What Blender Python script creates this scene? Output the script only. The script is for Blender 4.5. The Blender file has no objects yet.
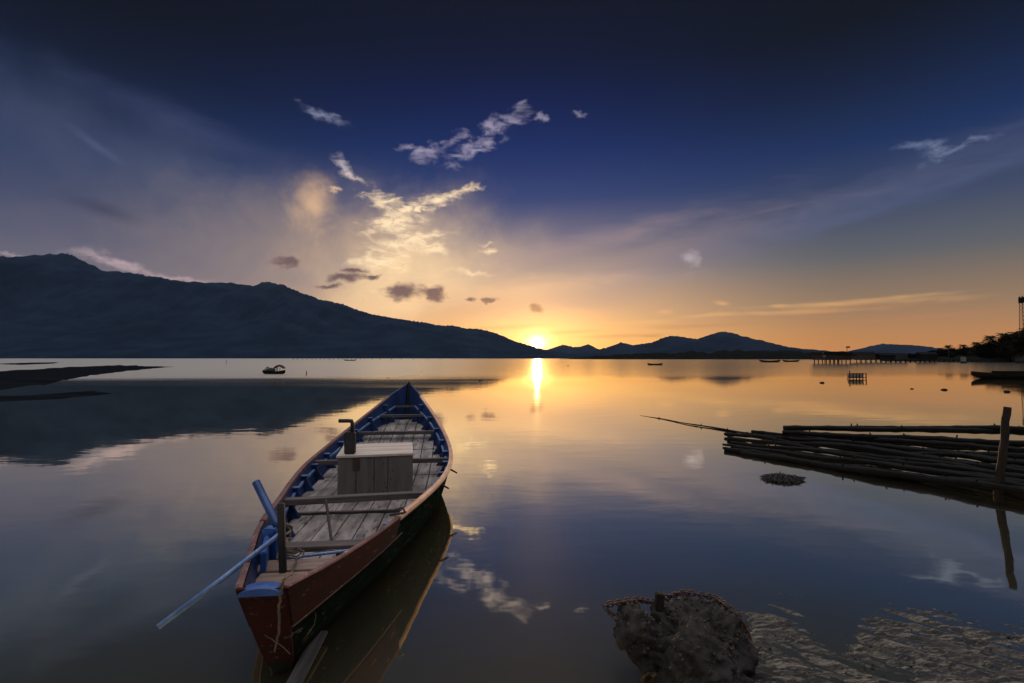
import bpy, bmesh, math, random
from mathutils import Vector, Matrix, noise
R = math.radians
random.seed(7)
S = bpy.context.scene
C = S.collection

# ------------------------------------------------------------------ camera
CAM_H = 1.6
F = 500.0
PITCH = math.atan(16.5 / F)
cam = bpy.data.cameras.new('camera')
cam.sensor_width = 36.0
cam.lens = 36.0 * F / 1024.0
cam.clip_start = 0.05
cam.clip_end = 60000
camo = bpy.data.objects.new('camera', cam)
C.objects.link(camo)
camo.location = (0, 0, CAM_H)
camo.rotation_euler = (R(90) + PITCH, 0, 0)
S.camera = camo


def at(px, py, z=None, y=None):
    """point of the place seen at a pixel, at height z or at depth y"""
    a = (px - 512) / F
    b = -(py - 341.5) / F
    dx, dy, dz = a, math.cos(PITCH) - b * math.sin(PITCH), math.sin(PITCH) + b * math.cos(PITCH)
    t = (z - CAM_H) / dz if z is not None else y / dy
    return Vector((a * t, dy * t, CAM_H + dz * t))


def azel(px, py):
    d = at(px, py, y=1.0) - Vector((0, 0, CAM_H))
    return math.degrees(math.atan2(d.x, d.y)), math.degrees(math.atan2(d.z, math.hypot(d.x, d.y)))


def lin(c):
    return tuple((v / 255 / 12.92) if v / 255 <= 0.04045 else ((v / 255 + 0.055) / 1.055) ** 2.4 for v in c)


# ------------------------------------------------------------------ colour management
S.view_settings.view_transform = 'Standard'
S.view_settings.look = 'None'
S.view_settings.exposure = 0.42
S.view_settings.gamma = 1.0
S.view_settings.use_curve_mapping = False
S.render.engine = 'CYCLES'
S.cycles.max_bounces = 4
S.cycles.diffuse_bounces = 2
S.cycles.glossy_bounces = 3
S.cycles.volume_bounces = 0
S.cycles.sample_clamp_indirect = 6.0

# ------------------------------------------------------------------ sky
SUN_AZ, SUN_EL = azel(537, 343.5)
W = bpy.data.worlds.new('World')
S.world = W
W.use_nodes = True
nt = W.node_tree
nt.nodes.clear()
W.cycles.sampling_method = 'MANUAL'
W.cycles.sample_map_resolution = 1024


class G:
    """tiny helper to write node maths"""
    def __init__(s, nt): s.nt = nt

    def n(s, t, **k):
        o = s.nt.nodes.new(t)
        for a, b in k.items(): setattr(o, a, b)
        return o

    def put(s, sock, v):
        if isinstance(v, bpy.types.NodeSocket): s.nt.links.new(v, sock)
        else: sock.default_value = v

    def m(s, op, a, b=0.0, c=0.0, clamp=False):
        o = s.n('ShaderNodeMath', operation=op, use_clamp=clamp)
        s.put(o.inputs[0], a); s.put(o.inputs[1], b)
        if op in ('MULTIPLY_ADD', 'COMPARE', 'SMOOTH_MIN', 'SMOOTH_MAX', 'WRAP'): s.put(o.inputs[2], c)
        return o.outputs[0]

    def ss(s, x, a, b, lo=0.0, hi=1.0, kind='SMOOTHSTEP'):
        o = s.n('ShaderNodeMapRange', interpolation_type=kind)
        s.put(o.inputs['Value'], x)
        o.inputs['From Min'].default_value = a; o.inputs['From Max'].default_value = b
        o.inputs['To Min'].default_value = lo; o.inputs['To Max'].default_value = hi
        return o.outputs[0]

    def mix(s, f, a, b, mode='MIX'):
        o = s.n('ShaderNodeMix', data_type='RGBA', blend_type=mode)
        s.put(o.inputs[0], f)
        for q, v in ((6, a), (7, b)):
            if not isinstance(v, bpy.types.NodeSocket) and len(v) == 3: v = (*v, 1)
            s.put(o.inputs[q], v)
        return o.outputs[2]

    def xyz(s, x, y, z):
        o = s.n('ShaderNodeCombineXYZ')
        s.put(o.inputs[0], x); s.put(o.inputs[1], y); s.put(o.inputs[2], z)
        return o.outputs[0]

    def noise(s, v, scale, detail=4, rough=0.55, dist=0.0):
        o = s.n('ShaderNodeTexNoise')
        s.put(o.inputs['Vector'], v)
        o.inputs['Scale'].default_value = scale; o.inputs['Detail'].default_value = detail
        o.inputs['Roughness'].default_value = rough; o.inputs['Distortion'].default_value = dist
        return o

    def ramp(s, f, stops, interp='EASE'):
        o = s.n('ShaderNodeValToRGB')
        r = o.color_ramp
        r.interpolation = interp
        while len(r.elements) < len(stops): r.elements.new(0.5)
        for e, (p, c) in zip(r.elements, stops):
            e.position = p; e.color = (*c, 1) if len(c) == 3 else c
        s.put(o.inputs[0], f)
        return o.outputs[0]


g = G(nt)
tc = g.n('ShaderNodeTexCoord')
sep = g.n('ShaderNodeSeparateXYZ')
nt.links.new(tc.outputs['Generated'], sep.inputs[0])
X, Y, Z = sep.outputs
AZ = g.m('MULTIPLY', g.m('ARCTAN2', X, Y), 180 / math.pi)
EL = g.m('MULTIPLY', g.m('ARCSINE', g.m('MINIMUM', g.m('MAXIMUM', Z, -1), 1)), 180 / math.pi)
UV = g.xyz(AZ, EL, 0.0)
ELN = g.m('DIVIDE', EL, 40.0)


def column(stops):
    return g.ramp(ELN, [(max(0, e) / 40.0, lin(c)) for e, c in stops], 'LINEAR')


left = column([(0, (140, 118, 108)), (6, (104, 98, 106)), (10.3, (74, 76, 96)), (13.7, (58, 64, 90)), (17.8, (38, 52, 86)), (21.7, (20, 36, 68)), (25.5, (8, 20, 44)), (30, (6, 9, 22)), (36, (8, 11, 26))])
mid = column([(0, (250, 170, 80)), (1.2, (240, 172, 92)), (3.2, (226, 170, 106)), (5.5, (200, 156, 116)), (8.9, (156, 136, 124)), (13.4, (94, 93, 114)), (17.7, (38, 58, 106)), (22.9, (11, 41, 100)), (27.7, (5, 28, 82)), (31.3, (3, 19, 56)), (36.2, (8, 13, 36))])
right = column([(0, (180, 114, 56)), (0.7, (178, 118, 58)), (2.5, (166, 116, 64)), (5.2, (130, 104, 76)), (9.7, (80, 82, 86)), (14, (52, 62, 88)), (19.8, (18, 42, 86)), (25.2, (8, 25, 57)), (29.5, (4, 12, 28)), (36, (8, 11, 24))])
t1 = g.ss(AZ, -44, 0, kind='SMOOTHSTEP')
t2 = g.ss(AZ, 2, 36, kind='SMOOTHSTEP')
base = g.mix(t2, g.mix(t1, left, mid), right)
up = g.ss(EL, 10, 31, 1.0, 0.52)
base = g.mix(1.0, base, g.xyz(up, up, up), 'MULTIPLY')
aAZ = g.m('ABSOLUTE', AZ)
base = g.mix(g.ss(aAZ, 58, 110), base, (0.045, 0.055, 0.09))
base = g.mix(g.ss(EL, 37, 54), base, (0.92, 0.90, 1.0))  # overhead sky out of view, brightened to light the boat

# noise fields in azimuth / elevation degrees
nA = g.noise(UV, 0.22, 6, 0.6, 0.3).outputs[0]
mp = g.n('ShaderNodeMapping'); nt.links.new(UV, mp.inputs[0]); mp.inputs['Rotation'].default_value = (0, 0, R(-14)); mp.inputs['Scale'].default_value = (0.35, 1.6, 1)
nS = g.noise(mp.outputs[0], 0.42, 6, 0.6, 0.5).outputs[0]
mf = g.n('ShaderNodeMapping'); nt.links.new(UV, mf.inputs[0]); mf.inputs['Rotation'].default_value = (0, 0, R(-22)); mf.inputs['Scale'].default_value = (0.55, 1.5, 1)
nF = g.noise(mf.outputs[0], 0.8, 6, 0.62, 0.6).outputs[0]
nL = g.noise(UV, 0.06, 4, 0.5, 0.4).outputs[0]
wn = g.noise(UV, 0.38, 6, 0.62, 0.0).outputs[1]
wv = g.n('ShaderNodeVectorMath', operation='MULTIPLY_ADD')
wv2 = g.n('ShaderNodeVectorMath', operation='SUBTRACT'); g.put(wv2.inputs[0], wn); wv2.inputs[1].default_value = (0.5, 0.5, 0.5)
g.put(wv.inputs[0], wv2.outputs[0]); wv.inputs[1].default_value = (4.0, 2.6, 0.0); g.put(wv.inputs[2], UV)
UVW = wv.outputs[0]


def cloud(col, px, py, rx, ry, rot, color, op=1.0, kind='fine', amp=1.0, soft=0.6):
    """an elliptic patch with a ragged edge at a direction of the sky"""
    a, e = azel(px, py)
    r0 = 0.5 * (math.hypot(px - 512, py - 358)) / F
    k = 57.3 / F / (1 + 4 * r0 * r0) ** 0.75
    # chained on the colour before it, so the shader works through the clouds one by one
    ch = g.n('ShaderNodeVectorMath', operation='MULTIPLY_ADD')
    g.put(ch.inputs[0], col); ch.inputs[1].default_value = (1e-9, 1e-9, 1e-9); g.put(ch.inputs[2], UVW if kind == 'fine' else UV)
    m = g.n('ShaderNodeMapping', vector_type='TEXTURE')
    nt.links.new(ch.outputs[0], m.inputs[0])
    m.inputs['Location'].default_value = (a, e, 0)
    m.inputs['Rotation'].default_value = (0, 0, R(rot))
    if kind == 'fine': soft *= 1.5; amp *= 1.15
    m.inputs['Scale'].default_value = (rx * k, ry * k, 1)
    l = g.n('ShaderNodeVectorMath', operation='LENGTH')
    nt.links.new(m.outputs[0], l.inputs[0])
    nz = {'fine': nF, 'mid': nA, 'streak': nS, 'large': nL}[kind]
    q = g.m('ADD', l.outputs['Value'], g.m('MULTIPLY', g.m('SUBTRACT', nz, 0.5), 4.0 * amp))
    f = g.ss(q, 1.0 + soft * 0.35, 1.0 - soft * 1.0, 0, op)
    return g.mix(f, col, lin(color))


def glow(col, az, el, sig, color, sx=1.0):
    d = g.m('ADD', g.m('POWER', g.m('DIVIDE', g.m('SUBTRACT', AZ, az), sig * sx), 2.0), g.m('POWER', g.m('DIVIDE', g.m('SUBTRACT', EL, el), sig), 2.0))
    f = g.m('EXPONENT', g.m('MULTIPLY', d, -1.0))
    return g.mix(1.0, col, g.mix(f, (0, 0, 0), color), 'ADD')


sk = base
# broad veils
sk = cloud(sk, 170, 178, 210, 52, -14, (66, 72, 94), 0.75, 'mid', 0.35, 1.7)
sk = cloud(sk, 230, 240, 170, 55, 10, (108, 98, 104), 0.7, 'mid', 0.35, 1.8)
sk = cloud(sk, 300, 236, 118, 56, 10, (132, 116, 110), 0.8, 'mid', 0.3, 1.8)
sk = cloud(sk, 318, 250, 70, 30, 30, (176, 146, 120), 0.55, 'mid', 0.35, 1.8)
sk = cloud(sk, 398, 266, 88, 44, 34, (246, 208, 154), 0.92, 'mid', 0.2, 1.9)
sk = cloud(sk, 420, 290, 110, 26, 24, (252, 212, 154), 0.7, 'mid', 0.2, 1.9)
sk = cloud(sk, 620, 275, 160, 26, 17, (140, 120, 120), 0.6, 'streak', 0.4, 1.6)
sk = cloud(sk, 800, 222, 260, 20, 14, (82, 86, 112), 0.6, 'streak', 0.45, 1.7)
sk = cloud(sk, 930, 190, 170, 10, 13, (70, 80, 112), 0.5, 'streak', 0.35, 1.5)
sk = cloud(sk, 560, 250, 150, 12, 12, (150, 128, 128), 0.45, 'streak', 0.45, 1.4)
sk = cloud(sk, 520, 290, 130, 14, 4, (222, 178, 134), 0.5, 'streak', 0.5, 1.4)
sk = cloud(sk, 100, 208, 36, 9, -12, (46, 46, 66), 0.7, 'mid', 0.4, 1.5)
sk = cloud(sk, 97, 146, 30, 6, -30, (80, 86, 116), 0.5, 'mid', 0.3, 1.4)
sk = cloud(sk, 190, 128, 110, 18, -12, (58, 64, 96), 0.5, 'streak', 0.4, 1.6)
sk = cloud(sk, 316, 206, 24, 30, 8, (220, 178, 132), 0.7, 'mid', 0.5, 1.3)
sk = cloud(sk, 352, 226, 30, 18, 0, (150, 128, 116), 0.6, 'mid', 0.4, 1.3)
# thin bright wisps
WH = (150, 142, 164)
sk = cloud(sk, 320, 115, 24, 5, -14, (124, 128, 154), 0.8, 'fine', 0.6, 1.0)
for a in ((412, 147, 14, 4, 8), (432, 152, 20, 7, 10), (452, 142, 18, 6, 22), (470, 152, 20, 7, 22), (484, 144, 16, 8, 38), (496, 128, 14, 9, 45), (514, 118, 18, 8, 20), (541, 119, 6, 3, 0), (579, 114, 5, 3, 0)):
    sk = cloud(sk, *a, WH, 0.65, 'fine', 0.9, 1.0)
sk = cloud(sk, 346, 168, 14, 5, -35, (188, 174, 176), 0.8, 'fine', 0.6, 1.0)
sk = cloud(sk, 358, 179, 16, 4, -12, (205, 184, 172), 0.85, 'fine', 0.6, 0.9)
sk = cloud(sk, 334, 191, 8, 3, 0, (220, 186, 150), 0.8, 'fine', 0.5, 0.9)
for a in ((388, 203, 24, 6, -6), (415, 205, 20, 7, 8), (436, 202, 22, 7, 14), (462, 193, 20, 4, 22), (404, 214, 26, 7, 26), (390, 225, 30, 8, 14), (424, 238, 26, 6, 10), (402, 247, 28, 8, 6), (440, 250, 10, 4, 0), (380, 262, 26, 7, 0)):
    sk = cloud(sk, *a, (244, 214, 172), 0.85, 'fine', 0.8, 1.0)
for a in ((472, 272, 20, 3, -4), (486, 250, 8, 3, 0), (398, 266, 14, 2, 0), (488, 244, 10, 2, 0), (395, 290, 20, 3, 4)):
    sk = cloud(sk, *a, (246, 214, 166), 0.7, 'fine', 0.6, 1.0)
# small dark puffs
for a in ((288, 262, 15, 6, 0), (346, 277, 18, 6, 6), (330, 286, 14, 3, 0), (352, 270, 16, 3, 0), (404, 290, 24, 10, 2), (433, 294, 14, 7, 0), (537, 307, 9, 5, 0), (470, 299, 8, 3, 0), (492, 299, 8, 3, 0), (371, 276, 10, 3, 20)):
    sk = cloud(sk, *a, (98, 76, 76), 1.0, 'fine', 0.26, 0.45)
# cloud cap rolling over the left ridge
for a in ((92, 258, 18, 4, -10), (112, 262, 20, 6, -14), (130, 268, 22, 6, -14), (160, 276, 26, 3, -8), (192, 279, 20, 2.5, 0), (12, 253, 20, 2, 0)):
    sk = cloud(sk, *a, (170, 148, 150), 0.8, 'fine', 0.5, 1.3)
# right part
sk = cloud(sk, 690, 256, 8, 6, 30, (160, 150, 152), 0.8, 'fine', 0.45, 0.9)
sk = cloud(sk, 696, 263, 6, 6, 0, (150, 138, 140), 0.7, 'fine', 0.45, 0.9)
for a in ((918, 146, 20, 5, -8), (930, 152, 16, 8, 25), (955, 150, 30, 4, 9), (976, 139, 9, 3, 0)):
    sk = cloud(sk, *a, (112, 122, 150), 0.55, 'fine', 0.8, 1.1)
for a in ((722, 303, 8, 2.5, -10), (665, 312, 9, 3, 0), (700, 316, 30, 2.5, 3), (778, 306, 10, 2.5, 0), (640, 322, 40, 2.5, 2), (850, 303, 90, 4, 0), (900, 297, 60, 3, 2), (800, 312, 70, 3, 0)):
    sk = cloud(sk, *a, (222, 166, 98), 0.45, 'streak', 0.55, 1.2)
for a in ((850, 309, 70, 3, 2), (910, 318, 90, 4, 2), (570, 332, 40, 2.5, 2), (510, 327, 50, 2.5, 3), (620, 336, 44, 2.5, 1), (650, 336, 12, 2, 0), (882, 331, 9, 1.5, 0), (767, 336, 6, 1, 0), (700, 326, 50, 2.5, 1)):
    sk = cloud(sk, *a, (168, 112, 74), 0.5, 'streak', 0.5, 1.2)
# glow of the low sun
sk = glow(sk, SUN_AZ, SUN_EL, 9.0, (0.15, 0.080, 0.014), 1.5)
sk = glow(sk, SUN_AZ, SUN_EL + 0.5, 3.6, (0.62, 0.30, 0.075), 1.6)
sk = glow(sk, SUN_AZ, SUN_EL + 0.1, 0.95, (2.6, 1.6, 0.6), 1.35)
sk = glow(sk, SUN_AZ, SUN_EL, 0.36, (60.0, 42.0, 20.0))
sk = g.mix(g.ss(EL, -1.0, -6.0), sk, (0.03, 0.03, 0.035))
nish = g.n('ShaderNodeTexSky', sky_type='NISHITA', sun_disc=False, sun_elevation=R(SUN_EL), sun_rotation=R(SUN_AZ))
bg1 = g.n('ShaderNodeBackground'); nt.links.new(nish.outputs[0], bg1.inputs[0]); bg1.inputs[1].default_value = 0.003
bg2 = g.n('ShaderNodeBackground'); nt.links.new(sk, bg2.inputs[0]); bg2.inputs[1].default_value = 1.0
add = g.n('ShaderNodeAddShader'); nt.links.new(bg1.outputs[0], add.inputs[0]); nt.links.new(bg2.outputs[0], add.inputs[1])
wo = g.n('ShaderNodeOutputWorld'); nt.links.new(add.outputs[0], wo.inputs[0])

# ------------------------------------------------------------------ sun lamp
sl = bpy.data.lights.new('sun', 'SUN')
sl.energy = 1.2
sl.angle = R(0.53)
sl.color = (1.0, 0.58, 0.28)
slo = bpy.data.objects.new('sun', sl)
C.objects.link(slo)
sd = Vector((math.sin(R(SUN_AZ)) * math.cos(R(SUN_EL)), math.cos(R(SUN_AZ)) * math.cos(R(SUN_EL)), math.sin(R(SUN_EL))))
slo.rotation_euler = (-sd).to_track_quat('-Z', 'Y').to_euler()
slo.location = sd * 30 + Vector((0, 0, 5))


# ------------------------------------------------------------------ materials
def mat(name, col, col2=None, scale=6.0, rough=0.8, bump=0.0, bscale=None, stretch=None, metal=0.0, wear=None, wearamt=0.5, spec=0.5, coords='Object', detail=6):
    m = bpy.data.materials.new(name); m.use_nodes = True
    n = m.node_tree; b = n.nodes['Principled BSDF']; q = G(n)
    t = q.n('ShaderNodeTexCoord').outputs[coords]
    if stretch:
        mm = q.n('ShaderNodeMapping'); n.links.new(t, mm.inputs[0]); mm.inputs['Scale'].default_value = stretch; v = mm.outputs[0]
    else: v = t
    n1 = q.noise(v, scale, detail, 0.6).outputs[0]
    c = q.mix(q.ss(n1, 0.3, 0.7), col, col2 or tuple(x * 0.6 for x in col))
    if wear:
        n2 = q.noise(v, scale * 2.7, 8, 0.7).outputs[0]
        c = q.mix(q.ss(n2, wearamt, wearamt + 0.07), c, wear)
    n.links.new(c, b.inputs['Base Color'])
    b.inputs['Roughness'].default_value = rough
    b.inputs['Metallic'].default_value = metal
    b.inputs['Specular IOR Level'].default_value = spec
    if bump:
        n3 = q.noise(v, bscale or scale * 3, 8, 0.65).outputs[0]
        bb = q.n('ShaderNodeBump'); bb.inputs['Strength'].default_value = 0.8; bb.inputs['Distance'].default_value = bump
        n.links.new(n3, bb.inputs['Height']); n.links.new(bb.outputs[0], b.inputs['Normal'])
    return m


M = {}


def weather_hull(m, seam=0.09):
    n = m.node_tree; q = G(n); b = n.nodes['Principled BSDF']
    old = b.inputs['Base Color'].links[0].from_socket
    t = q.n('ShaderNodeTexCoord').outputs['Object']; sp = q.n('ShaderNodeSeparateXYZ'); n.links.new(t, sp.inputs[0])
    fz = q.m('FRACT', q.m('DIVIDE', q.m('ADD', sp.outputs[2], 1.0), seam))
    line = q.ss(q.m('ABSOLUTE', q.m('SUBTRACT', fz, 0.5)), 0.0, 0.07, 0.75, 0.0)
    c = q.mix(line, old, (0.006, 0.005, 0.004))
    mp = q.n('ShaderNodeMapping'); n.links.new(t, mp.inputs[0]); mp.inputs['Scale'].default_value = (6, 2.2, 9)
    pe = q.noise(mp.outputs[0], 3.2, 8, 0.72).outputs[0]
    c = q.mix(q.ss(pe, 0.60, 0.64, 0, 0.85), c, (0.13, 0.09, 0.065))
    sl_ = q.noise(t, 9, 6, 0.6).outputs[0]
    hgt = q.m('ADD', sp.outputs[2], q.m('MULTIPLY', q.m('SUBTRACT', sl_, 0.5), 0.16))
    c = q.mix(q.ss(hgt, 0.10, 0.05), c, (0.012, 0.013, 0.008))
    n.links.new(c, b.inputs['Base Color'])
M['plank'] = mat('weathered_plank', (0.34, 0.295, 0.25), (0.12, 0.10, 0.088), 5, 0.40, 0.003, 20, (2.2, 0.5, 1), wear=(0.06, 0.05, 0.042), wearamt=0.555)
M['thwart'] = mat('grey_brown_wood', (0.13, 0.10, 0.08), (0.055, 0.043, 0.034), 6, 0.7, 0.003, 20, (0.5, 4, 4))
M['deck'] = mat('brown_deck_wood', (0.27, 0.18, 0.13), (0.14, 0.09, 0.065), 6, 0.7, 0.002, 20, (0.5, 4, 4))
M['box'] = mat('engine_box_wood', (0.155, 0.13, 0.105), (0.10, 0.083, 0.068), 3, 0.7, 0.002, 20, (4, 4, 0.6), wear=(0.09, 0.075, 0.06), wearamt=0.66)
M['lid'] = mat('engine_lid_wood', (0.66, 0.56, 0.46), (0.46, 0.38, 0.31), 3, 0.36, 0.002, 16, (0.6, 4, 4), wear=(0.25, 0.2, 0.16), wearamt=0.64)
M['blue'] = mat('worn_blue_paint', (0.007, 0.032, 0.12), (0.004, 0.015, 0.055), 5, 0.5, 0.002, 20, wear=(0.07, 0.075, 0.09), wearamt=0.60)
M['blue_tube'] = mat('dull_blue_tube_paint', (0.015, 0.07, 0.22), (0.008, 0.035, 0.12), 6, 0.4, 0.001, 20, wear=(0.06,0.07,0.09), wearamt=0.66)
M['bilge_shade'] = mat('bilge_shade_black', (0.008, 0.007, 0.006), (0.004, 0.004, 0.004), 6, 0.9, spec=.1)
M['navy'] = mat('dark_navy_paint', (0.012, 0.03, 0.10), (0.008, 0.018, 0.06), 5, 0.55, 0.002, 20)
M['blue_bright'] = mat('bright_blue_paint', (0.016, 0.085, 0.29), (0.010, 0.045, 0.17), 7, 0.45, 0.002, 20, wear=(0.12, 0.14, 0.19), wearamt=0.60)  # brighter blue for the transom cap and steering bracket
M['blue_light'] = mat('chalky_blue_paint', (0.13, 0.20, 0.36), (0.04, 0.09, 0.22), 9, 0.6, 0.002, 30, wear=(0.35, 0.36, 0.4), wearamt=0.6)
M['red'] = mat('dark_red_paint', (0.042, 0.005, 0.0045), (0.019, 0.0035, 0.003), 5, 0.7, 0.003, 16, (1, 0.4, 1), wear=(0.12, 0.06, 0.05), wearamt=0.62, spec=.1)
M['green'] = mat('dark_green_paint', (0.012, 0.019, 0.013), (0.007, 0.010, 0.007), 4, 1.0, 0.003, 14, wear=(0.05, 0.05, 0.04), wearamt=0.64, spec=.0)
weather_hull(M['red'], .11); weather_hull(M['green'], .10)
M['rail'] = mat('glow_orange_rail_wood', (0.80, 0.47, 0.29), (0.55, 0.30, 0.18), 8, 0.24, 0.002, 24, wear=(0.62, 0.5, 0.42), wearamt=0.60, spec=1.0)  # sunset glow on the right gunwale is put into this orange
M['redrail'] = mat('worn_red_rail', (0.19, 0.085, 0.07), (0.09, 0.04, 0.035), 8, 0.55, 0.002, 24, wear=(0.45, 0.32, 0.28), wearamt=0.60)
M['iron'] = mat('dark_iron', (0.05, 0.043, 0.04), (0.025, 0.02, 0.018), 12, 0.6, 0.002, 30, metal=0.4)
M['rust'] = mat('rusty_iron', (0.09, 0.045, 0.025), (0.04, 0.025, 0.018), 16, 0.8, 0.002, 40)
M['darkwood'] = mat('dark_wet_wood', (0.024, 0.018, 0.013), (0.010, 0.008, 0.006), 5, 0.7, 0.006, 14, (4, 4, 0.6), spec=.2)
M['rope'] = mat('old_rope', (0.13, 0.09, 0.055), (0.07, 0.05, 0.033), 40, 0.9, 0.002, 90)
M['galv'] = mat('blue_grey_pipe', (0.18, 0.28, 0.46), (0.08, 0.14, 0.28), 8, 0.32, 0.001, 30, (3, 3, 0.5), wear=(0.4, 0.45, 0.52), wearamt=0.58, metal=0.1)
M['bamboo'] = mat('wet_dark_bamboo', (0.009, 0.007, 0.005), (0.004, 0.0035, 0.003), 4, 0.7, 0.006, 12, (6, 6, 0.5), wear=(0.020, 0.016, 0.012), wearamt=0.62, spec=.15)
M['float'] = mat('grey_board', (0.11, 0.10, 0.085), (0.05, 0.045, 0.04), 6, 0.9, 0.003, 20, (5, 0.5, 5), spec=.2)

import numpy as _np


def obj(name, bm, m=None, parent=None, smooth=False):
    me = bpy.data.meshes.new(name)
    bm.normal_update()
    bm.to_mesh(me); bm.free()
    if smooth:
        for p in me.polygons: p.use_smooth = True
    o = bpy.data.objects.new(name, me)
    C.objects.link(o)
    if m: me.materials.append(m)
    if parent: o.parent = parent
    return o


def empty(name, loc=(0, 0, 0), rz=0.0):
    o = bpy.data.objects.new(name, None)
    C.objects.link(o)
    o.empty_display_size = 0.1
    o.location = loc; o.rotation_euler = (0, 0, rz)
    return o


def tag(o, label=None, cat=None, group=None, kind=None):
    if label: o['label'] = label
    if cat: o['category'] = cat
    if group: o['group'] = group
    if kind: o['kind'] = kind
    return o


def box(bm, c, size, rot=None, bev=0.0):
    mtx = Matrix.Translation(Vector(c)) @ (rot.to_4x4() if rot is not None else Matrix.Identity(4)) @ Matrix.Diagonal((*size, 1))
    r = bmesh.ops.create_cube(bm, size=1.0, matrix=mtx)
    if bev:
        es = set()
        for v in r['verts']: es.update(v.link_edges)
        bmesh.ops.bevel(bm, geom=list(es), offset=bev, segments=2, affect='EDGES', clamp_overlap=True)


def beam(bm, a, b, w, h, up=Vector((0, 0, 1)), bev=0.004):
    a = Vector(a); b = Vector(b); d = b - a; L = d.length; d.normalize()
    sx = d.cross(up).normalized(); uu = sx.cross(d)
    rot = Matrix((sx, d, uu)).transposed()
    box(bm, (a + b) / 2, (w, L, h), rot, bev)


def tube(bm, pts, rad, seg=8, cap=True, wob=0.0):
    """tapered tube through points; rad is a number or a list"""
    pts = [Vector(p) for p in pts]
    if not isinstance(rad, (list, tuple)): rad = [rad] * len(pts)
    rings = []
    prev = None
    for i, p in enumerate(pts):
        d = (pts[min(i + 1, len(pts) - 1)] - pts[max(i - 1, 0)]).normalized()
        if prev is None:
            x = d.orthogonal().normalized()
        else:
            x = (prev - d * prev.dot(d)).normalized()
        prev = x
        y = d.cross(x)
        ring = []
        for k in range(seg):
            t = 2 * math.pi * k / seg
            r = rad[i] * (1 + (random.uniform(-wob, wob) if wob else 0))
            ring.append(bm.verts.new(p + (x * math.cos(t) + y * math.sin(t)) * r))
        rings.append(ring)
    for a, b in zip(rings[:-1], rings[1:]):
        for k in range(seg):
            bm.faces.new((a[k], a[(k + 1) % seg], b[(k + 1) % seg], b[k]))
    if cap:
        bm.faces.new(rings[0][::-1]); bm.faces.new(rings[-1])


def interp(tab, x):
    if x <= tab[0][0]: return tab[0][1]
    for (a, va), (b, vb) in zip(tab[:-1], tab[1:]):
        if x <= b: return va + (vb - va) * (x - a) / (b - a)
    return tab[-1][1]


def smooth_tab(tab, n=80):
    """monotone-ish Catmull-Rom resampling of a table"""
    xs = [t[0] for t in tab]; out = []
    m = []
    for i in range(len(tab)):
        a = tab[max(i - 1, 0)]; b = tab[min(i + 1, len(tab) - 1)]
        m.append((b[1] - a[1]) / (b[0] - a[0]))
    for k in range(n + 1):
        x = xs[0] + (xs[-1] - xs[0]) * k / n
        i = max(j for j in range(len(xs)) if xs[j] <= x + 1e-9); i = min(i, len(xs) - 2)
        h = xs[i + 1] - xs[i]; t = (x - xs[i]) / h
        y = (2 * t ** 3 - 3 * t ** 2 + 1) * tab[i][1] + (t ** 3 - 2 * t ** 2 + t) * h * m[i] + (-2 * t ** 3 + 3 * t ** 2) * tab[i + 1][1] + (t ** 3 - t ** 2) * h * m[i + 1]
        out.append((x, y))
    return out


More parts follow.
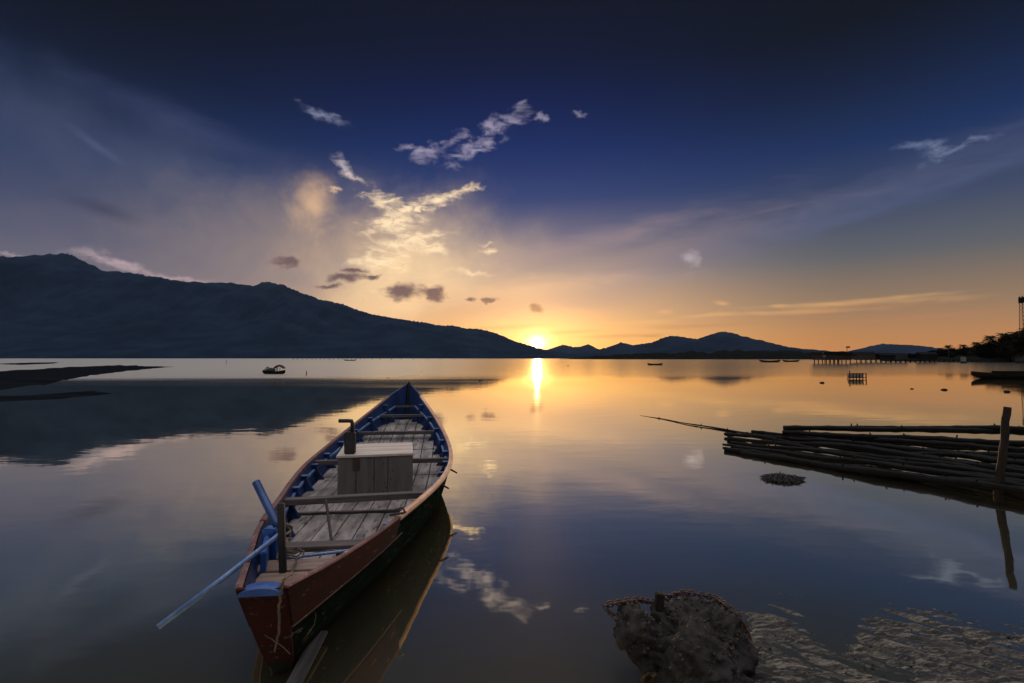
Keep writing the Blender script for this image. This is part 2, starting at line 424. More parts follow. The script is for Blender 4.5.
# ------------------------------------------------------------------ water
def build_water():
    m = bpy.data.materials.new('lagoon_water'); m.use_nodes = True
    n = m.node_tree; n.nodes.clear(); q = G(n)
    pos = q.n('ShaderNodeNewGeometry').outputs['Position']
    sp = q.n('ShaderNodeSeparateXYZ'); n.links.new(pos, sp.inputs[0])
    x, y = sp.outputs[0], sp.outputs[1]
    # wind-ruffled water lies beyond a wavering line across the lagoon
    mp = q.n('ShaderNodeMapping'); n.links.new(pos, mp.inputs[0]); mp.inputs['Scale'].default_value = (0.02, 0.06, 1)
    w = q.noise(mp.outputs[0], 1.0, 5, 0.6).outputs[0]
    yy = q.m('ADD', q.m('ADD', y, q.m('MULTIPLY', q.m('SUBTRACT', w, 0.5), 26.0)), q.m('MULTIPLY', x, -0.20))
    mask = q.ss(yy, 30, 50)
    mp2 = q.n('ShaderNodeMapping'); n.links.new(pos, mp2.inputs[0]); mp2.inputs['Scale'].default_value = (0.05, 0.45, 1)
    bands = q.ss(q.noise(mp2.outputs[0], 0.5, 5, 0.6).outputs[0], 0.42, 0.62)
    zone = q.ss(y, 14, 34)
    half = q.m('MULTIPLY', q.m('MULTIPLY', bands, zone), 0.28)
    rfac = q.m('MAXIMUM', mask, half)
    rough = q.m('MULTIPLY_ADD', rfac, q.ss(q.m('DIVIDE', x, q.m('MAXIMUM', y, 5.0)), -0.30, 0.05, 0.30, 0.085), 0.03)
    # slow swell in the mirror-like part
    mp3 = q.n('ShaderNodeMapping'); n.links.new(pos, mp3.inputs[0]); mp3.inputs['Scale'].default_value = (0.7, 1.5, 1)
    sw = q.noise(mp3.outputs[0], 1.3, 3, 0.5).outputs[0]
    bp = q.n('ShaderNodeBump'); bp.inputs['Strength'].default_value = 1.0; bp.inputs['Distance'].default_value = 0.0022
    n.links.new(sw, bp.inputs['Height'])
    gl = q.n('ShaderNodeBsdfGlossy'); gl.distribution = 'GGX'
    q.put(gl.inputs['Color'], (0.98, 0.95, 0.72, 1)); n.links.new(rough, gl.inputs['Roughness']); n.links.new(bp.outputs[0], gl.inputs['Normal'])
    # warmer reflected light put into the gloss tint, strongest looking down
    lwt = q.n('ShaderNodeLayerWeight'); lwt.inputs[0].default_value = 0.5
    n.links.new(q.mix(q.ss(lwt.outputs['Facing'], 0.5, 0.85), (1.0, 0.88, 0.48), (1.0, 0.95, 0.78)), gl.inputs['Color'])
    df = q.n('ShaderNodeBsdfDiffuse'); df.inputs[0].default_value = (0.046, 0.039, 0.025, 1)
    lw = q.n('ShaderNodeLayerWeight'); lw.inputs[0].default_value = 0.5; n.links.new(bp.outputs[0], lw.inputs['Normal'])
    fac = q.ss(lw.outputs['Facing'], 0.2, 0.85, 0.5, 0.97)
    g2 = q.n('ShaderNodeBsdfGlossy'); g2.distribution = 'GGX'
    q.put(g2.inputs['Color'], (0.95, 0.92, 0.66, 1)); g2.inputs['Roughness'].default_value = 0.38
    gm = q.n('ShaderNodeMixShader'); n.links.new(q.ss(lw.outputs['Facing'], 0.50, 0.86, 0.05, 0.003), gm.inputs[0]); n.links.new(gl.outputs[0], gm.inputs[1]); n.links.new(g2.outputs[0], gm.inputs[2])
    mx = q.n('ShaderNodeMixShader'); n.links.new(fac, mx.inputs[0]); n.links.new(df.outputs[0], mx.inputs[1]); n.links.new(gm.outputs[0], mx.inputs[2])
    o = q.n('ShaderNodeOutputMaterial'); n.links.new(mx.outputs[0], o.inputs[0])
    bm = bmesh.new()
    rs = [0, 4, 12, 40, 150, 600, 2500, 7200]
    rings = []
    for r in rs[1:]:
        rings.append([bm.verts.new((r * math.cos(2 * math.pi * k / 64), r * math.sin(2 * math.pi * k / 64), 0)) for k in range(64)])
    c = bm.verts.new((0, 0, 0))
    for k in range(64):
        bm.faces.new((c, rings[0][k], rings[0][(k + 1) % 64]))
        for a, b in zip(rings[:-1], rings[1:]):
            bm.faces.new((a[k], b[k], b[(k + 1) % 64], a[(k + 1) % 64]))
    tag(obj('water', bm, m), kind='structure')


build_water()

# ------------------------------------------------------------------ hills
M['forest_hill'] = mat('hazed_forest_slope', (0.018, 0.030, 0.046), (0.010, 0.017, 0.028), 0.006, 1.0, spec=0.0, coords='Object')  # blue of the distant haze is put into the slope colour
M['shore_wood'] = mat('dark_shore_scrub', (0.014, 0.015, 0.012), (0.007, 0.008, 0.006), 0.3, 1.0, spec=0.0)


def hill(name, ridge, dist, depth, seed, rough=0.02, back=None):
    """a range whose crest passes through the ridge line, with spurs down its slopes"""
    ridge = sorted(ridge)
    xs0, xs1 = ridge[0][0], ridge[-1][0]
    n = int(min(900, (xs1 - xs0) / .9)); mrow = 30
    bm = bmesh.new(); rows = []
    tab = smooth_tab(ridge, 500) if len(ridge) > 3 else ridge
    for j in range(-mrow // 2, mrow + 1):
        row = []
        for i in range(n + 1):
            px = xs0 + (xs1 - xs0) * i / n
            py = interp(ridge, px)
            top = at(px, py, y=dist)
            H = max(top.z, 0)
            t = abs(j) / (mrow if j > 0 else mrow / 2)
            x = top.x; y = dist - (depth * t if j > 0 else -depth * 0.8 * t)
            spur = noise.fractal(Vector((x * 0.0022, y * 0.0009, seed)), 1.0, 2.0, 5)
            crest = noise.fractal(Vector((x * 0.012, 0, seed + 9)), 1.0, 2.0, 4)
            f = (1 - t) ** 1.15
            h = H * f * (1 + 0.55 * spur * min(1, t * 3) * (1 - t * .5)) + crest * rough * H * (1 - t) + 9.0 * noise.noise(Vector((x * .07, y * .03, seed))) * (1 if H > 20 else 0)
            row.append(bm.verts.new((x, y, h - 3 * (t >= 1) - (0.5 if H <= 0 else 0))))
        rows.append(row)
    for a, b in zip(rows[:-1], rows[1:]):
        for k in range(n):
            bm.faces.new((a[k], a[k + 1], b[k + 1], b[k]))
    return tag(obj(name, bm, M['forest_hill'], smooth=True), kind='structure')


M1 = [(-420, 300), (-300, 275), (-150, 262), (0, 257), (34, 256), (52, 254), (62, 253), (72, 255), (81, 260), (95, 267), (108, 272), (125, 272), (150, 276), (187, 282), (231, 283), (256, 286), (262, 283), (270, 282), (281, 284), (300, 292.5), (320, 299), (340, 303.5), (370, 314), (400, 319), (430, 323.5), (442, 325.5), (453, 325.5), (466, 328.5), (480, 329), (496, 333), (513, 340.5), (530, 345.5), (550, 351), (575, 357), (590, 359)]
hill('mountain', M1, 3600, 1900, 3.0)
hill('far_hills', [(480, 352), (520, 348), (545, 350), (553, 348), (563, 344.5), (573, 347), (581, 346.5), (588.5, 344), (598, 349), (612, 352), (640, 352), (700, 354)], 6200, 1300, 11.0)
hill('hills', [(560, 359), (585, 352), (606, 348), (621, 342.5), (633, 345), (652, 342.6), (660, 339), (669, 336), (676, 336), (683, 337.5), (696, 340), (705, 337), (712.4, 334), (721, 331.5), (732, 333), (740, 337), (749, 340.5), (760, 343), (772, 345), (795, 352), (815, 354.5), (840, 355), (860, 356), (880, 359)], 3000, 1000, 21.0)
hill('distant_hill', [(800, 357), (830, 354), (848, 352.5), (862, 349), (874, 345.5), (884, 344), (893, 345), (905, 348.5), (925, 351), (950, 354), (1010, 352), (1080, 346), (1180, 350), (1300, 357)], 3900, 1000, 31.0)

# ------------------------------------------------------------------ the wooden boat
P0 = Vector((-1.14420947, 2.31974446, 0)); P1 = Vector((-1.85500923, 9.024651, 0))
AXD = (P1 - P0); BL = AXD.length; AXD.normalize()
BOAT_RZ = math.atan2(-AXD.x, AXD.y)
BINV = (Matrix.Translation(P0) @ Matrix.Rotation(BOAT_RZ, 4, 'Z')).inverted()


def bl(px, py, z=None, y=None):
    """a pixel seen at height z, in the boat's own axes (lateral, along, up)"""
    return BINV @ at(px, py, z=z, y=y)


ZS = smooth_tab([(0, .55), (.34, .51), (.67, .485), (1.01, .47), (1.35, .455), (2.02, .41), (2.7, .39), (3.37, .41), (4.05, .46), (4.72, .57), (5.39, .73), (5.73, .83), (6.07, .96), (6.41, 1.05), (6.74, 1.15)], 120)
WS = smooth_tab([(0, .105), (.13, .145), (.34, .21), (.67, .31), (1.01, .41), (1.35, .49), (2.02, .617), (2.7, .74), (3.37, .808), (4.05, .79), (4.72, .688), (5.39, .517), (5.73, .406), (6.07, .27), (6.41, .148), (6.74, .012)], 120)
WW = smooth_tab([(.30, .035), (.65, .10), (1.0, .21), (1.71, .42), (2.4, .57), (3.2, .66), (4.0, .62), (4.8, .44), (5.5, .20), (6.1, .012)], 120)


def sec(u, t):
    """hull surface: u 0..1 stern to bow, t 1 sheer, 0 waterline, -1 keel -> (lateral, s, z)"""
    st = BL * u; sw = .30 + 5.8 * u
    zs = interp(ZS, st)
    if t >= 0:
        k = 0.72 if u > .15 else 0.45 + 1.8 * u
        k = t ** k
        s = sw + (st - sw) * t
        w = interp(WW, sw) + (interp(WS, st) - interp(WW, sw)) * k
        return w, s, zs * t
    a = -t
    s = sw + (0.35 + 5.6 * u - sw) * a
    return interp(WW, sw) * math.cos(a * math.pi / 2), s, -0.2 * math.sin(a * math.pi / 2)


def hb(s, z):
    """half beam of the outer hull at station s and height z"""
    lo, hi = 0.0, 1.0
    for _ in range(26):
        u = (lo + hi) / 2
        st = BL * u; zs = interp(ZS, st); t = max(0.0, min(1.0, z / zs))
        sw = .30 + 5.8 * u
        if sw + (st - sw) * t < s: lo = u
        else: hi = u
    t = max(0.0, min(1.0, z / interp(ZS, BL * lo)))
    return sec(lo, t)[0]


NU = 90
TS = [1, .93, .85, .75, .65, .56, .5, .4, .3, .2, .1, 0, -.2, -.4, -.6, -.8, -1]
boat = empty('wooden_boat', P0, BOAT_RZ)
tag(boat, 'long wooden fishing boat moored on still water, red and green hull, blue inside', 'boat')


def hull_part(name, t_hi, t_lo, u0, u1, m, off=0.0, close=True, nu=NU, thick=0.0, smooth=True):
    bm = bmesh.new()
    ts = [t_hi] + [t for t in TS if t_lo < t < t_hi] + [t_lo]
    grid = {}
    for side in (-1, 1):
        for layer in ((0, 1) if thick else (0,)):
            for i in range(nu + 1):
                u = u0 + (u1 - u0) * i / nu
                for j, t in enumerate(ts):
                    w, s, z = sec(u, t)
                    w = max(0.0, w + off - layer * thick)
                    grid[side, layer, i, j] = bm.verts.new((side * w, s, z))
    J = len(ts) - 1
    for side in (-1, 1):
        for layer in ((0, 1) if thick else (0,)):
            for i in range(nu):
                for j in range(J):
                    f = [grid[side, layer, i, j], grid[side, layer, i + 1, j], grid[side, layer, i + 1, j + 1], grid[side, layer, i, j + 1]]
                    bm.faces.new(f if (side > 0) != (layer == 1) else f[::-1])
        if thick:
            for i in range(nu):
                for j in (0, J):
                    bm.faces.new([grid[side, 0, i, j], grid[side, 0, i + 1, j], grid[side, 1, i + 1, j], grid[side, 1, i, j]])
            for i in (0, nu):
                for j in range(J):
                    bm.faces.new([grid[side, 0, i, j], grid[side, 0, i, j + 1], grid[side, 1, i, j + 1], grid[side, 1, i, j]])
    return obj(name, bm, m, boat, smooth=smooth)


hull_part('hull', 1, -1, 0, 1, M['green'])
hull_part('inner_planking', 0.995, 0.18, 0.01, 0.985, M['blue'], off=-0.024, nu=80)
# red upper strake near the stern, one on each side, a little proud of the hull
US = 1.26 / BL
for side in (-1, 1):
    bm = bmesh.new(); nu = 26
    g1 = []
    for i in range(nu + 1):
        u = US * 1.0 * i / nu
        row = []
        tl = .57 + .08 * i / nu
        for off, t in ((.004, tl), (.012, tl), (.012, (tl + 1) / 2), (.012, .97), (.010, .985), (-.012, .985), (-.012, .95)):
            w, s, z = sec(u, min(t, 1)); z = z * (t if t > 1 else 1)
            row.append(bm.verts.new((side * (w + off), s, z)))
        g1.append(row)
    for a, b in zip(g1[:-1], g1[1:]):
        for k in range(len(a) - 1):
            f = (a[k], b[k], b[k + 1], a[k + 1]); bm.faces.new(f if side < 0 else f[::-1])
    bm.faces.new(g1[0] if side > 0 else g1[0][::-1]); bm.faces.new(g1[-1] if side < 0 else g1[-1][::-1])
    obj('side_board', bm, M['red'], boat)
    # thin worn line under the red board
    bm = bmesh.new()
    pts = []
    for i in range(30):
        u = US * 1.12 * i / 29
        w, s, z = sec(u, .545 + .085 * i / 29); pts.append((side * (w + .006), s, z))
    tube(bm, pts, .0055, 6)
    obj('rubbing_strip', bm, M['redrail'], boat)


def rail(name, u0, u1, m, w, h, off, up):
    for side in (-1, 1):
        bm = bmesh.new(); rows = []
        nn = 70
        for i in range(nn + 1):
            u = u0 + (u1 - u0) * i / nn
            ww, s, z = sec(u, 1.0)
            ww += off
            wd = min(w, ww + .01)
            jit = noise.noise(Vector((s * 9, side, 0))) * .002
            zc = z + up
            o = [(ww - wd, zc - h), (ww + jit, zc - h), (ww + .006 + jit, zc - h * .5), (ww + jit, zc), (ww - wd * .5, zc + .003), (ww - wd, zc)]
            rows.append([bm.verts.new((side * a, s, b)) for a, b in o])
        for a, b in zip(rows[:-1], rows[1:]):
            for k in range(6):
                f = (a[k], a[(k + 1) % 6], b[(k + 1) % 6], b[k]); bm.faces.new(f if side < 0 else f[::-1])
        bm.faces.new(rows[0]); bm.faces.new(rows[-1])
        bmesh.ops.recalc_face_normals(bm, faces=bm.faces)
        o = obj(name, bm, M['redrail'] if side < 0 and name == 'gunwale' else m, boat)  # left gunwale takes dull red, right the tone brightened for sunset glow
        if side < 0 and name == 'gunwale': o['label'] = 'dull reddish gunwale along the left side of the boat'
        


rail('gunwale', US, .90, M['rail'], .042, .035, .012, .012)
rail('bow_rail', .9005, .985, M['navy'], .028, .03, .006, .008)
rail('stern_rail', 0.0, US, M['redrail'], .028, .012, .008, .006)
# transom (closes the stern) and its blue cap
bm = bmesh.new(); row = []
for t in TS:
    w, s, z = sec(0, t); row.append((w, s, z))
va = [bm.verts.new((-w - .001, s - .012, z)) for w, s, z in row]; vb = [bm.verts.new((w + .001, s - .012, z)) for w, s, z in row]
vc = [bm.verts.new((-w - .001, s + .02, z)) for w, s, z in row]; vd = [bm.verts.new((w + .001, s + .02, z)) for w, s, z in row]
for k in range(len(row) - 1):
    bm.faces.new((va[k], vb[k], vb[k + 1], va[k + 1])); bm.faces.new((vc[k], vc[k + 1], vd[k + 1], vd[k]))
    bm.faces.new((va[k], va[k + 1], vc[k + 1], vc[k])); bm.faces.new((vb[k], vd[k], vd[k + 1], vb[k + 1]))
bm.faces.new((va[0], vc[0], vd[0], vb[0])); bmesh.ops.recalc_face_normals(bm, faces=bm.faces)
obj('transom', bm, M['red'], boat)
bm = bmesh.new(); N = 12; rr = []
for i in range(N + 1):
    a = -1 + 2 * i / N
    x = a * .096; zt = .530 + .032 * math.sqrt(max(0, 1 - a * a * .96))
    rr.append([bm.verts.new((x, -.018, .520)), bm.verts.new((x, -.018, zt - .008)), bm.verts.new((x, .0, zt)), bm.verts.new((x, .045, zt - .002)), bm.verts.new((x, .055, zt - .008)), bm.verts.new((x, .055, .520))])
for a, b in zip(rr[:-1], rr[1:]):
    for k in range(6): bm.faces.new((a[k], a[(k + 1) % 6], b[(k + 1) % 6], b[k]))
bm.faces.new(rr[0]); bm.faces.new(rr[-1]); bmesh.ops.recalc_face_normals(bm, faces=bm.faces)
obj('transom_cap', bm, M['blue_bright'], boat)


# floor boards, laid along the boat, narrowed to the hull
def zfl(s): return interp([(0, .2), (3.4, .2), (4.3, .26), (5.1, .45), (5.6, .54), (6.2, .6)], s)


def floorboards(s0, s1, m, dz=0.0, pw=.155, name='floor_board', zfun=zfl, ns=14):
    k = -6
    while k <= 6:
        x0, x1 = k * pw + .005 - pw / 2, (k + 1) * pw - .005 - pw / 2
        bm = bmesh.new(); rows = []
        ends = random.uniform(-.03, .03)
        tilt = random.uniform(-.004, .004)
        for i in range(ns + 1):
            s = s0 + (s1 - s0) * i / ns
            z = zfun(s) + dz
            lim = hb(s, z) - .03
            a, b = max(x0, -lim), min(x1, lim)
            if b - a < .02:
                rows.append(None); continue
            rows.append([bm.verts.new((a, s, z - .02)), bm.verts.new((b, s, z - .02)), bm.verts.new((b, s, z + tilt)), bm.verts.new((a, s, z - tilt))])
        ok = False
        for a, b in zip(rows[:-1], rows[1:]):
            if a and b:
                ok = True
                for q in range(4): bm.faces.new((a[q], a[(q + 1) % 4], b[(q + 1) % 4], b[q]))
        if ok:
            bmesh.ops.recalc_face_normals(bm, faces=bm.faces)
            obj(name, bm, m, boat)
        else: bm.free()
        k += 1


floorboards(1.02, 2.28, M['plank'])
floorboards(2.30, 3.62, M['plank'])
floorboards(3.64, 4.62, M['plank'])
floorboards(4.64, 6.02, M['plank'])
floorboards(5.3, 5.32, M['plank']) if False else None

# black sheet under the boards, shade of their gaps put into its colour
bm = bmesh.new()
rows = []
for i in range(31):
    s = .5 + 5.6 * i / 30; z = zfl(s) - .05; w = max(.005, hb(s, max(.02, z)) - .028)
    rows.append([bm.verts.new((-w, s, z)), bm.verts.new((w, s, z))])
for a, b in zip(rows[:-1], rows[1:]): bm.faces.new((a[0], a[1], b[1], b[0]))
obj('bilge', bm, M['bilge_shade'], boat)


def thwart(s, z, w, h, m, name='thwart', tilt=0.0, dx=0.0):
    b = hb(s, z) - .02
    bm = bmesh.new()
    beam(bm, (-b, s - dx, z - h / 2 - tilt), (b, s + dx, z - h / 2 + tilt), w, h)
    return obj(name, bm, m, boat)


# stern deck: three cross boards
for s, w in ((.25, .15), (.42, .16), (.60, .16)):
    thwart(s, .415 + .01 * (s < .3), w, .02, M['deck'], 'deck_board')
thwart(.80, .335, .05, .03, M['thwart'], 'cross_beam')
thwart(1.09, .355, .11, .035, M['thwart'])
thwart(2.17, .385, .09, .05, M['thwart'], tilt=.008, dx=.03)
thwart(2.26, .222, .04, .025, M['thwart'], 'cross_beam')
thwart(3.68, .40, .07, .05, M['thwart'])
thwart(5.02, .535, .08, .045, M['thwart'])
thwart(5.70, .70, .07, .04, M['thwart'])
thwart(6.12, .80, .05, .03, M['thwart'], 'cross_beam')
# bow post
bm = bmesh.new()
w, s, z = sec(1, 1)
tube(bm, [(0, s - .5, z - .72), (0, s - .18, z - .3), (0, s - .01, z + .0), (0, s + .008, z + .02)], [.02, .025, .025, .018], 8)
obj('bow_post', bm, M['darkwood'], boat)

# ribs along both sides with chalky tops
for side in (-1, 1):
    s = 1.25
    while s < 6.0:
        zt = interp(ZS, s) - .045; zb = zfl(s) + .005
        bm = bmesh.new(); outer = []; inner = []
        for i in range(7):
            z = zb + (zt - zb) * i / 6
            w = hb(s, z) - .026
            outer.append((w, z)); inner.append((w - .045 - .045 * (1 - i / 6) ** 1.6 - .012 * (i == 6), z))
        prof = outer + inner[::-1]
        va = [bm.verts.new((side * a, s - .02, b)) for a, b in prof]; vb = [bm.verts.new((side * a, s + .02, b)) for a, b in prof]
        bm.faces.new(va); bm.faces.new(vb[::-1])
        for k in range(len(prof)): bm.faces.new((va[k], vb[k], vb[(k + 1) % len(prof)], va[(k + 1) % len(prof)]))
        bmesh.ops.recalc_face_normals(bm, faces=bm.faces)
        rb = obj('rib', bm, M['blue'], boat)
        bm = bmesh.new(); w = hb(s, zt) - .026
        box(bm, (side * (w - .03), s, zt + .007), (.07, .055, .010), None, .002)
        obj('rib_cap', bm, M['blue_light'], rb)
        s += .46
    # stringer
    bm = bmesh.new(); rows = []
    for i in range(50):
        s2 = .9 + 5.2 * i / 49; z = zfl(s2) + (interp(ZS, s2) - zfl(s2)) * .52
        w = hb(s2, z) - .026
        rows.append([bm.verts.new((side * a, s2, b)) for a, b in ((w, z - .015), (w - .022, z - .015), (w - .022, z + .012), (w, z + .012))])
    for a, b in zip(rows[:-1], rows[1:]):
        for k in range(4): bm.faces.new((a[k], a[(k + 1) % 4], b[(k + 1) % 4], b[k]))
    bmesh.ops.recalc_face_normals(bm, faces=bm.faces)
    obj('stringer', bm, M['blue_light'], boat)

# engine box with overhanging lid, front boards and the exhaust on top
EB = empty('engine_box')
EB.parent = boat
c0 = bl(372, 496.5, .2)
EB.location = (c0.x, c0.y + .33, .2); EB.rotation_euler = (0, 0, R(6))
xs = [-.37, -.19, -.015, .12, .37]
bm = bmesh.new()
for a, b in zip(xs[:-1], xs[1:]):
    box(bm, ((a + b) / 2, -.33, .2), (b - a - .005, .02, .4), None, .002)
obj('front_panel', bm, M['box'], EB)
for sd_ in (-1, 1):
    bm = bmesh.new(); box(bm, (sd_ * .358, .0, .2), (.02, .636, .4), None, .002); obj('side_panel', bm, M['box'], EB)
bm = bmesh.new(); box(bm, (0, .33, .2), (.74, .02, .4), None, .002); obj('back_panel', bm, M['box'], EB)
bm = bmesh.new()
for k in range(3): box(bm, (-.005, -.238 + .232 * k, .413), (.755, .228, .022), None, .003)
obj('lid', bm, M['lid'], EB)
bm = bmesh.new(); box(bm, (-.19, -.343, .335), (.07, .006, .13), None, .001); obj('stain_plate', bm, M['rust'], EB)
bm = bmesh.new()
for k in range(10):
    x = random.choice(xs[1:-1]) + random.uniform(-.05, .05)
    box(bm, (x, -.342, random.uniform(.05, .36)), (.011, .004, .011), None)
obj('nail', bm, M['iron'], EB)['kind'] = 'stuff'
ex = empty('exhaust'); ex.parent = boat
q0 = bl(349, 453.5, .635)
ex.location = (q0.x, q0.y + .05, .626)
bm = bmesh.new(); box(bm, (0, 0, .11), (.105, .085, .22), None, .008); obj('silencer', bm, M['iron'], ex)
bm = bmesh.new(); tube(bm, [(.02, 0, .2), (.02, 0, .31), (.012, 0, .328), (-.02, 0, .332), (-.115, 0, .332)], [.02, .02, .022, .02, .02], 10); obj('pipe', bm, M['iron'], ex, smooth=True)

# blue bracket at the stern, iron post and blue steering tube
bm = bmesh.new()
w0 = hb(.75, .47)
box(bm, (-w0 + .075, .82, .445), (.09, .05, .22), Matrix.Rotation(R(-12), 3, 'Z'), .01)
box(bm, (-w0 + .105, .66, .43), (.03, .30, .18), Matrix.Rotation(R(16), 3, 'Z'), .006)
obj('steering_bracket', bm, M['blue_bright'], boat)
bm = bmesh.new()
a = bl(276, 523, y=3.34); b = bl(256, 482, y=3.46)
tube(bm, [a + (a - b) * .12, a, b], .026, 14)
obj('steering_tube', bm, M['blue_tube'], boat, smooth=True)
bm = bmesh.new()
a = bl(283, 573, .41); b = bl(281, 503, y=at(283, 573, .41).y)
beam(bm, a, b, .036, .03, up=Vector((0, 1, 0)), bev=.004)
obj('iron_post', bm, M['iron'], boat)
bm = bmesh.new()
a = bl(326, 500, .42); b = bl(331.5, 541, .215)
tube(bm, [b, a], .011, 8)
obj('pump_rod', bm, M['iron'], boat)
# iron cleat where the red board ends, and two short pegs on the right rail
bm = bmesh.new()
w, s, z = sec(US, 1)
tube(bm, [(w - .03, s + .02, z), (w - .03, s + .02, z + .05), (w + .02, s + .03, z + .06), (w + .045, s + .0, z + .03)], .008, 8)
tube(bm, [(w - .06, s - .04, z + .03), (w + .04, s - .05, z + .045)], .009, 8)
obj('cleat', bm, M['iron'], boat)
for s in (2.55, 3.2):
    w = hb(s, .36); bm = bmesh.new(); tube(bm, [(w - .01, s, .38), (w + .09, s - .03, .33)], [.012, .008], 8); obj('peg', bm, M['darkwood'], boat)
bm = bmesh.new()
tube(bm, [(.12, .90, .345), (.30, 1.0, .36), (.26, .93, .352), (.08, .97, .35), (-.08, .9, .35)], .009, 7)
obj('spare_line', bm, M['rope'], boat, smooth=True)
# engine-drive shafts and clutter seen at the stern well
bm = bmesh.new()
tube(bm, [(-.18, .84, .36), (.27, .92, .37)], .010, 8)
obj('drive_shaft', bm, M['galv'], boat)

# ------------------------------------------------------------------ things in and by the boat
bm = bmesh.new()
a = at(280, 534, z=.62); b = at(158, 627, z=.30)
tube(bm, [a + (a - b) * .04, a, (a + b) / 2 + Vector((0, 0, -.004)), b], .0135, 14)
# hollow end
tag(obj('metal_pole', bm, M['galv'], smooth=True), 'long pale blue pole sticking out over the water beside the boat stern', 'pole')


def rope_pts(pts, n=6, wob=.004):
    out = []
    P = [Vector(p) for p in pts]
    for i in range(len(P) - 1):
        p0, p1, p2, p3 = P[max(i - 1, 0)], P[i], P[i + 1], P[min(i + 2, len(P) - 1)]
        for k in range(n):
            t = k / n
            out.append(0.5 * ((2 * p1) + (p2 - p0) * t + (2 * p0 - 5 * p1 + 4 * p2 - p3) * t * t + (3 * p1 - p0 - 3 * p2 + p3) * t ** 3) + Vector([random.uniform(-wob, wob) for _ in range(3)]))
    out.append(P[-1]); return out


bm = bmesh.new()
tube(bm, rope_pts([at(297, 560, .43), at(294, 566, .44), at(291, 574, .50), at(286, 577, .60), at(283, 582, .605), at(281, 590, y=2.27), at(279, 608, y=2.28), at(279, 630, y=2.32), at(276, 645, y=2.4), at(272, 662, .02), at(267, 690, -.02)]), .0055, 7)
tag(obj('mooring_rope', bm, M['rope'], smooth=True), 'tan mooring rope hanging over the blue transom cap down into the water', 'rope')
bm = bmesh.new()
tube(bm, rope_pts([at(316, 596, y=2.72), at(315, 607, y=2.70), at(315, 622, y=2.68), at(306, 636, y=2.60), at(293, 651, .02)], wob=.002), .0022, 6)
tag(obj('thin_line', bm, M['rope'], smooth=True), 'thin cord hanging beside the dark green hull near the stern', 'rope')
bm = bmesh.new()
tube(bm, rope_pts([at(258, 631, y=2.55), at(270, 638, y=2.40), at(284, 648, y=2.36), at(294, 657, .01)], wob=.002), .0022, 6)
tag(obj('thin_line', bm, M['rope'], smooth=True), 'thin cord crossing the red transom just above the water', 'rope')
bm = bmesh.new()
for k in range(3):
    cc = at(287 + k, 552 + k * 2, .43 + .012 * k); r0 = .045 + .006 * k
    tube(bm, [cc + Vector((r0 * math.cos(t) * 1.3, r0 * math.sin(t) + .02, .01 * math.sin(3 * t))) for t in [2 * math.pi * j / 22 for j in range(23)]], .0045, 6)
tube(bm, rope_pts([at(283, 545, .5), at(284, 536, .6), at(290, 531, .58), at(286, 524, .62), at(292, 528, .56), at(289, 540, .5)], wob=.003), .006, 6)
tag(obj('rope_coil', bm, M['rope'], smooth=True), 'small coil of grey rope at the foot of the iron post on the stern', 'rope')
# weathered plank floating under the stern
bm = bmesh.new()
a = at(321, 632, z=.045); b = at(283, 705, z=.012)
beam(bm, a, b, .075, .022, bev=.004)
for sg in (-.02, .02):
    d = (b - a).normalized(); side = d.cross(Vector((0, 0, 1)))
    beam(bm, a + side * sg + Vector((0, 0, .013)) + d * .03, b + side * sg + Vector((0, 0, .013)), .006, .006, bev=0)
tag(obj('plank', bm, M['float']), 'narrow grey weathered plank floating against the boat stern', 'plank')
# length of cable lying across the boat floor by the engine box
bm = bmesh.new()
tube(bm, rope_pts([at(410, 459, .235), at(418, 463, .22), at(428, 460, .23), at(437, 461, .24), at(441, 464, .25)], wob=.003), .009, 7)
tag(obj('cable', bm, M['iron'], smooth=True), 'dark cable lying on the floor boards right of the engine box', 'cable')

# ------------------------------------------------------------------ bamboo poles on the right and their post
POLES = [
    # left end (px, py, z), right end, radius left, right, label
    ((640, 415.5, .0), (900, 458, .05), .005, .038, 'very long thin pole tapering far out over the water, leftmost tip of the raft'),
    ((725, 434, .05), (1120, 484, .22), .040, .048, 'pole with its end just left of the others, upper one of the near bundle'),
    ((752, 431.5, .12), (1130, 474, .30), .034, .046, 'pole starting behind the near bundle and running along its top'),
    ((723, 444.5, .03), (1120, 494, .17), .022, .045, 'thin pole ending leftmost in the lower near bundle'),
    ((731, 442.5, .05), (1130, 492, .18), .030, .046, 'pole whose light streak shows a gap of water beside it'),
    ((725, 449, .03), (1130, 501, .14), .038, .052, 'thick pole with a square cut end lying low on the water'),
    ((741, 453, .02), (1120, 505, .12), .042, .055, 'lowest and nearest pole of the raft, its side in the water'),
    ((783.5, 428, .27), (1150, 434, .60), .048, .054, 'upper pole of the far pair, straight along the top of the raft'),
    ((783, 432.5, .24), (1150, 448, .48), .048, .052, 'lower pole of the far pair, square cut at its left end'),
    ((806, 426.5, .30), (1140, 430, .66), .016, .046, 'slim pole lying on top of the far pair, starting at a twig stub'),
    ((815, 436, .20), (1150, 462, .38), .038, .050, 'middle pole seen between the strips of bright water'),
    ((850, 440, .20), (1150, 455, .42), .035, .052, 'crooked middle pole below the far pair'),
    ((728, 438, .04), (1125, 489, .20), .036, .050, 'second pole down in the near bundle, cut slantwise at its end'),
    ((735, 447, .03), (1120, 498, .15), .036, .050, 'pole in the middle of the near bundle, half hidden by its neighbours'),
    ((764, 436, .12), (1135, 480, .26), .034, .048, 'pole emerging between the long thin pole and the far pair'),
    ((790, 439, .15), (1140, 467, .34), .038, .048, 'short started pole tucked under the far pair'),
    ((838, 446, .14), (1140, 476, .28), .030, .046, 'pole between the near bundle and the wedge of bright water'),
]
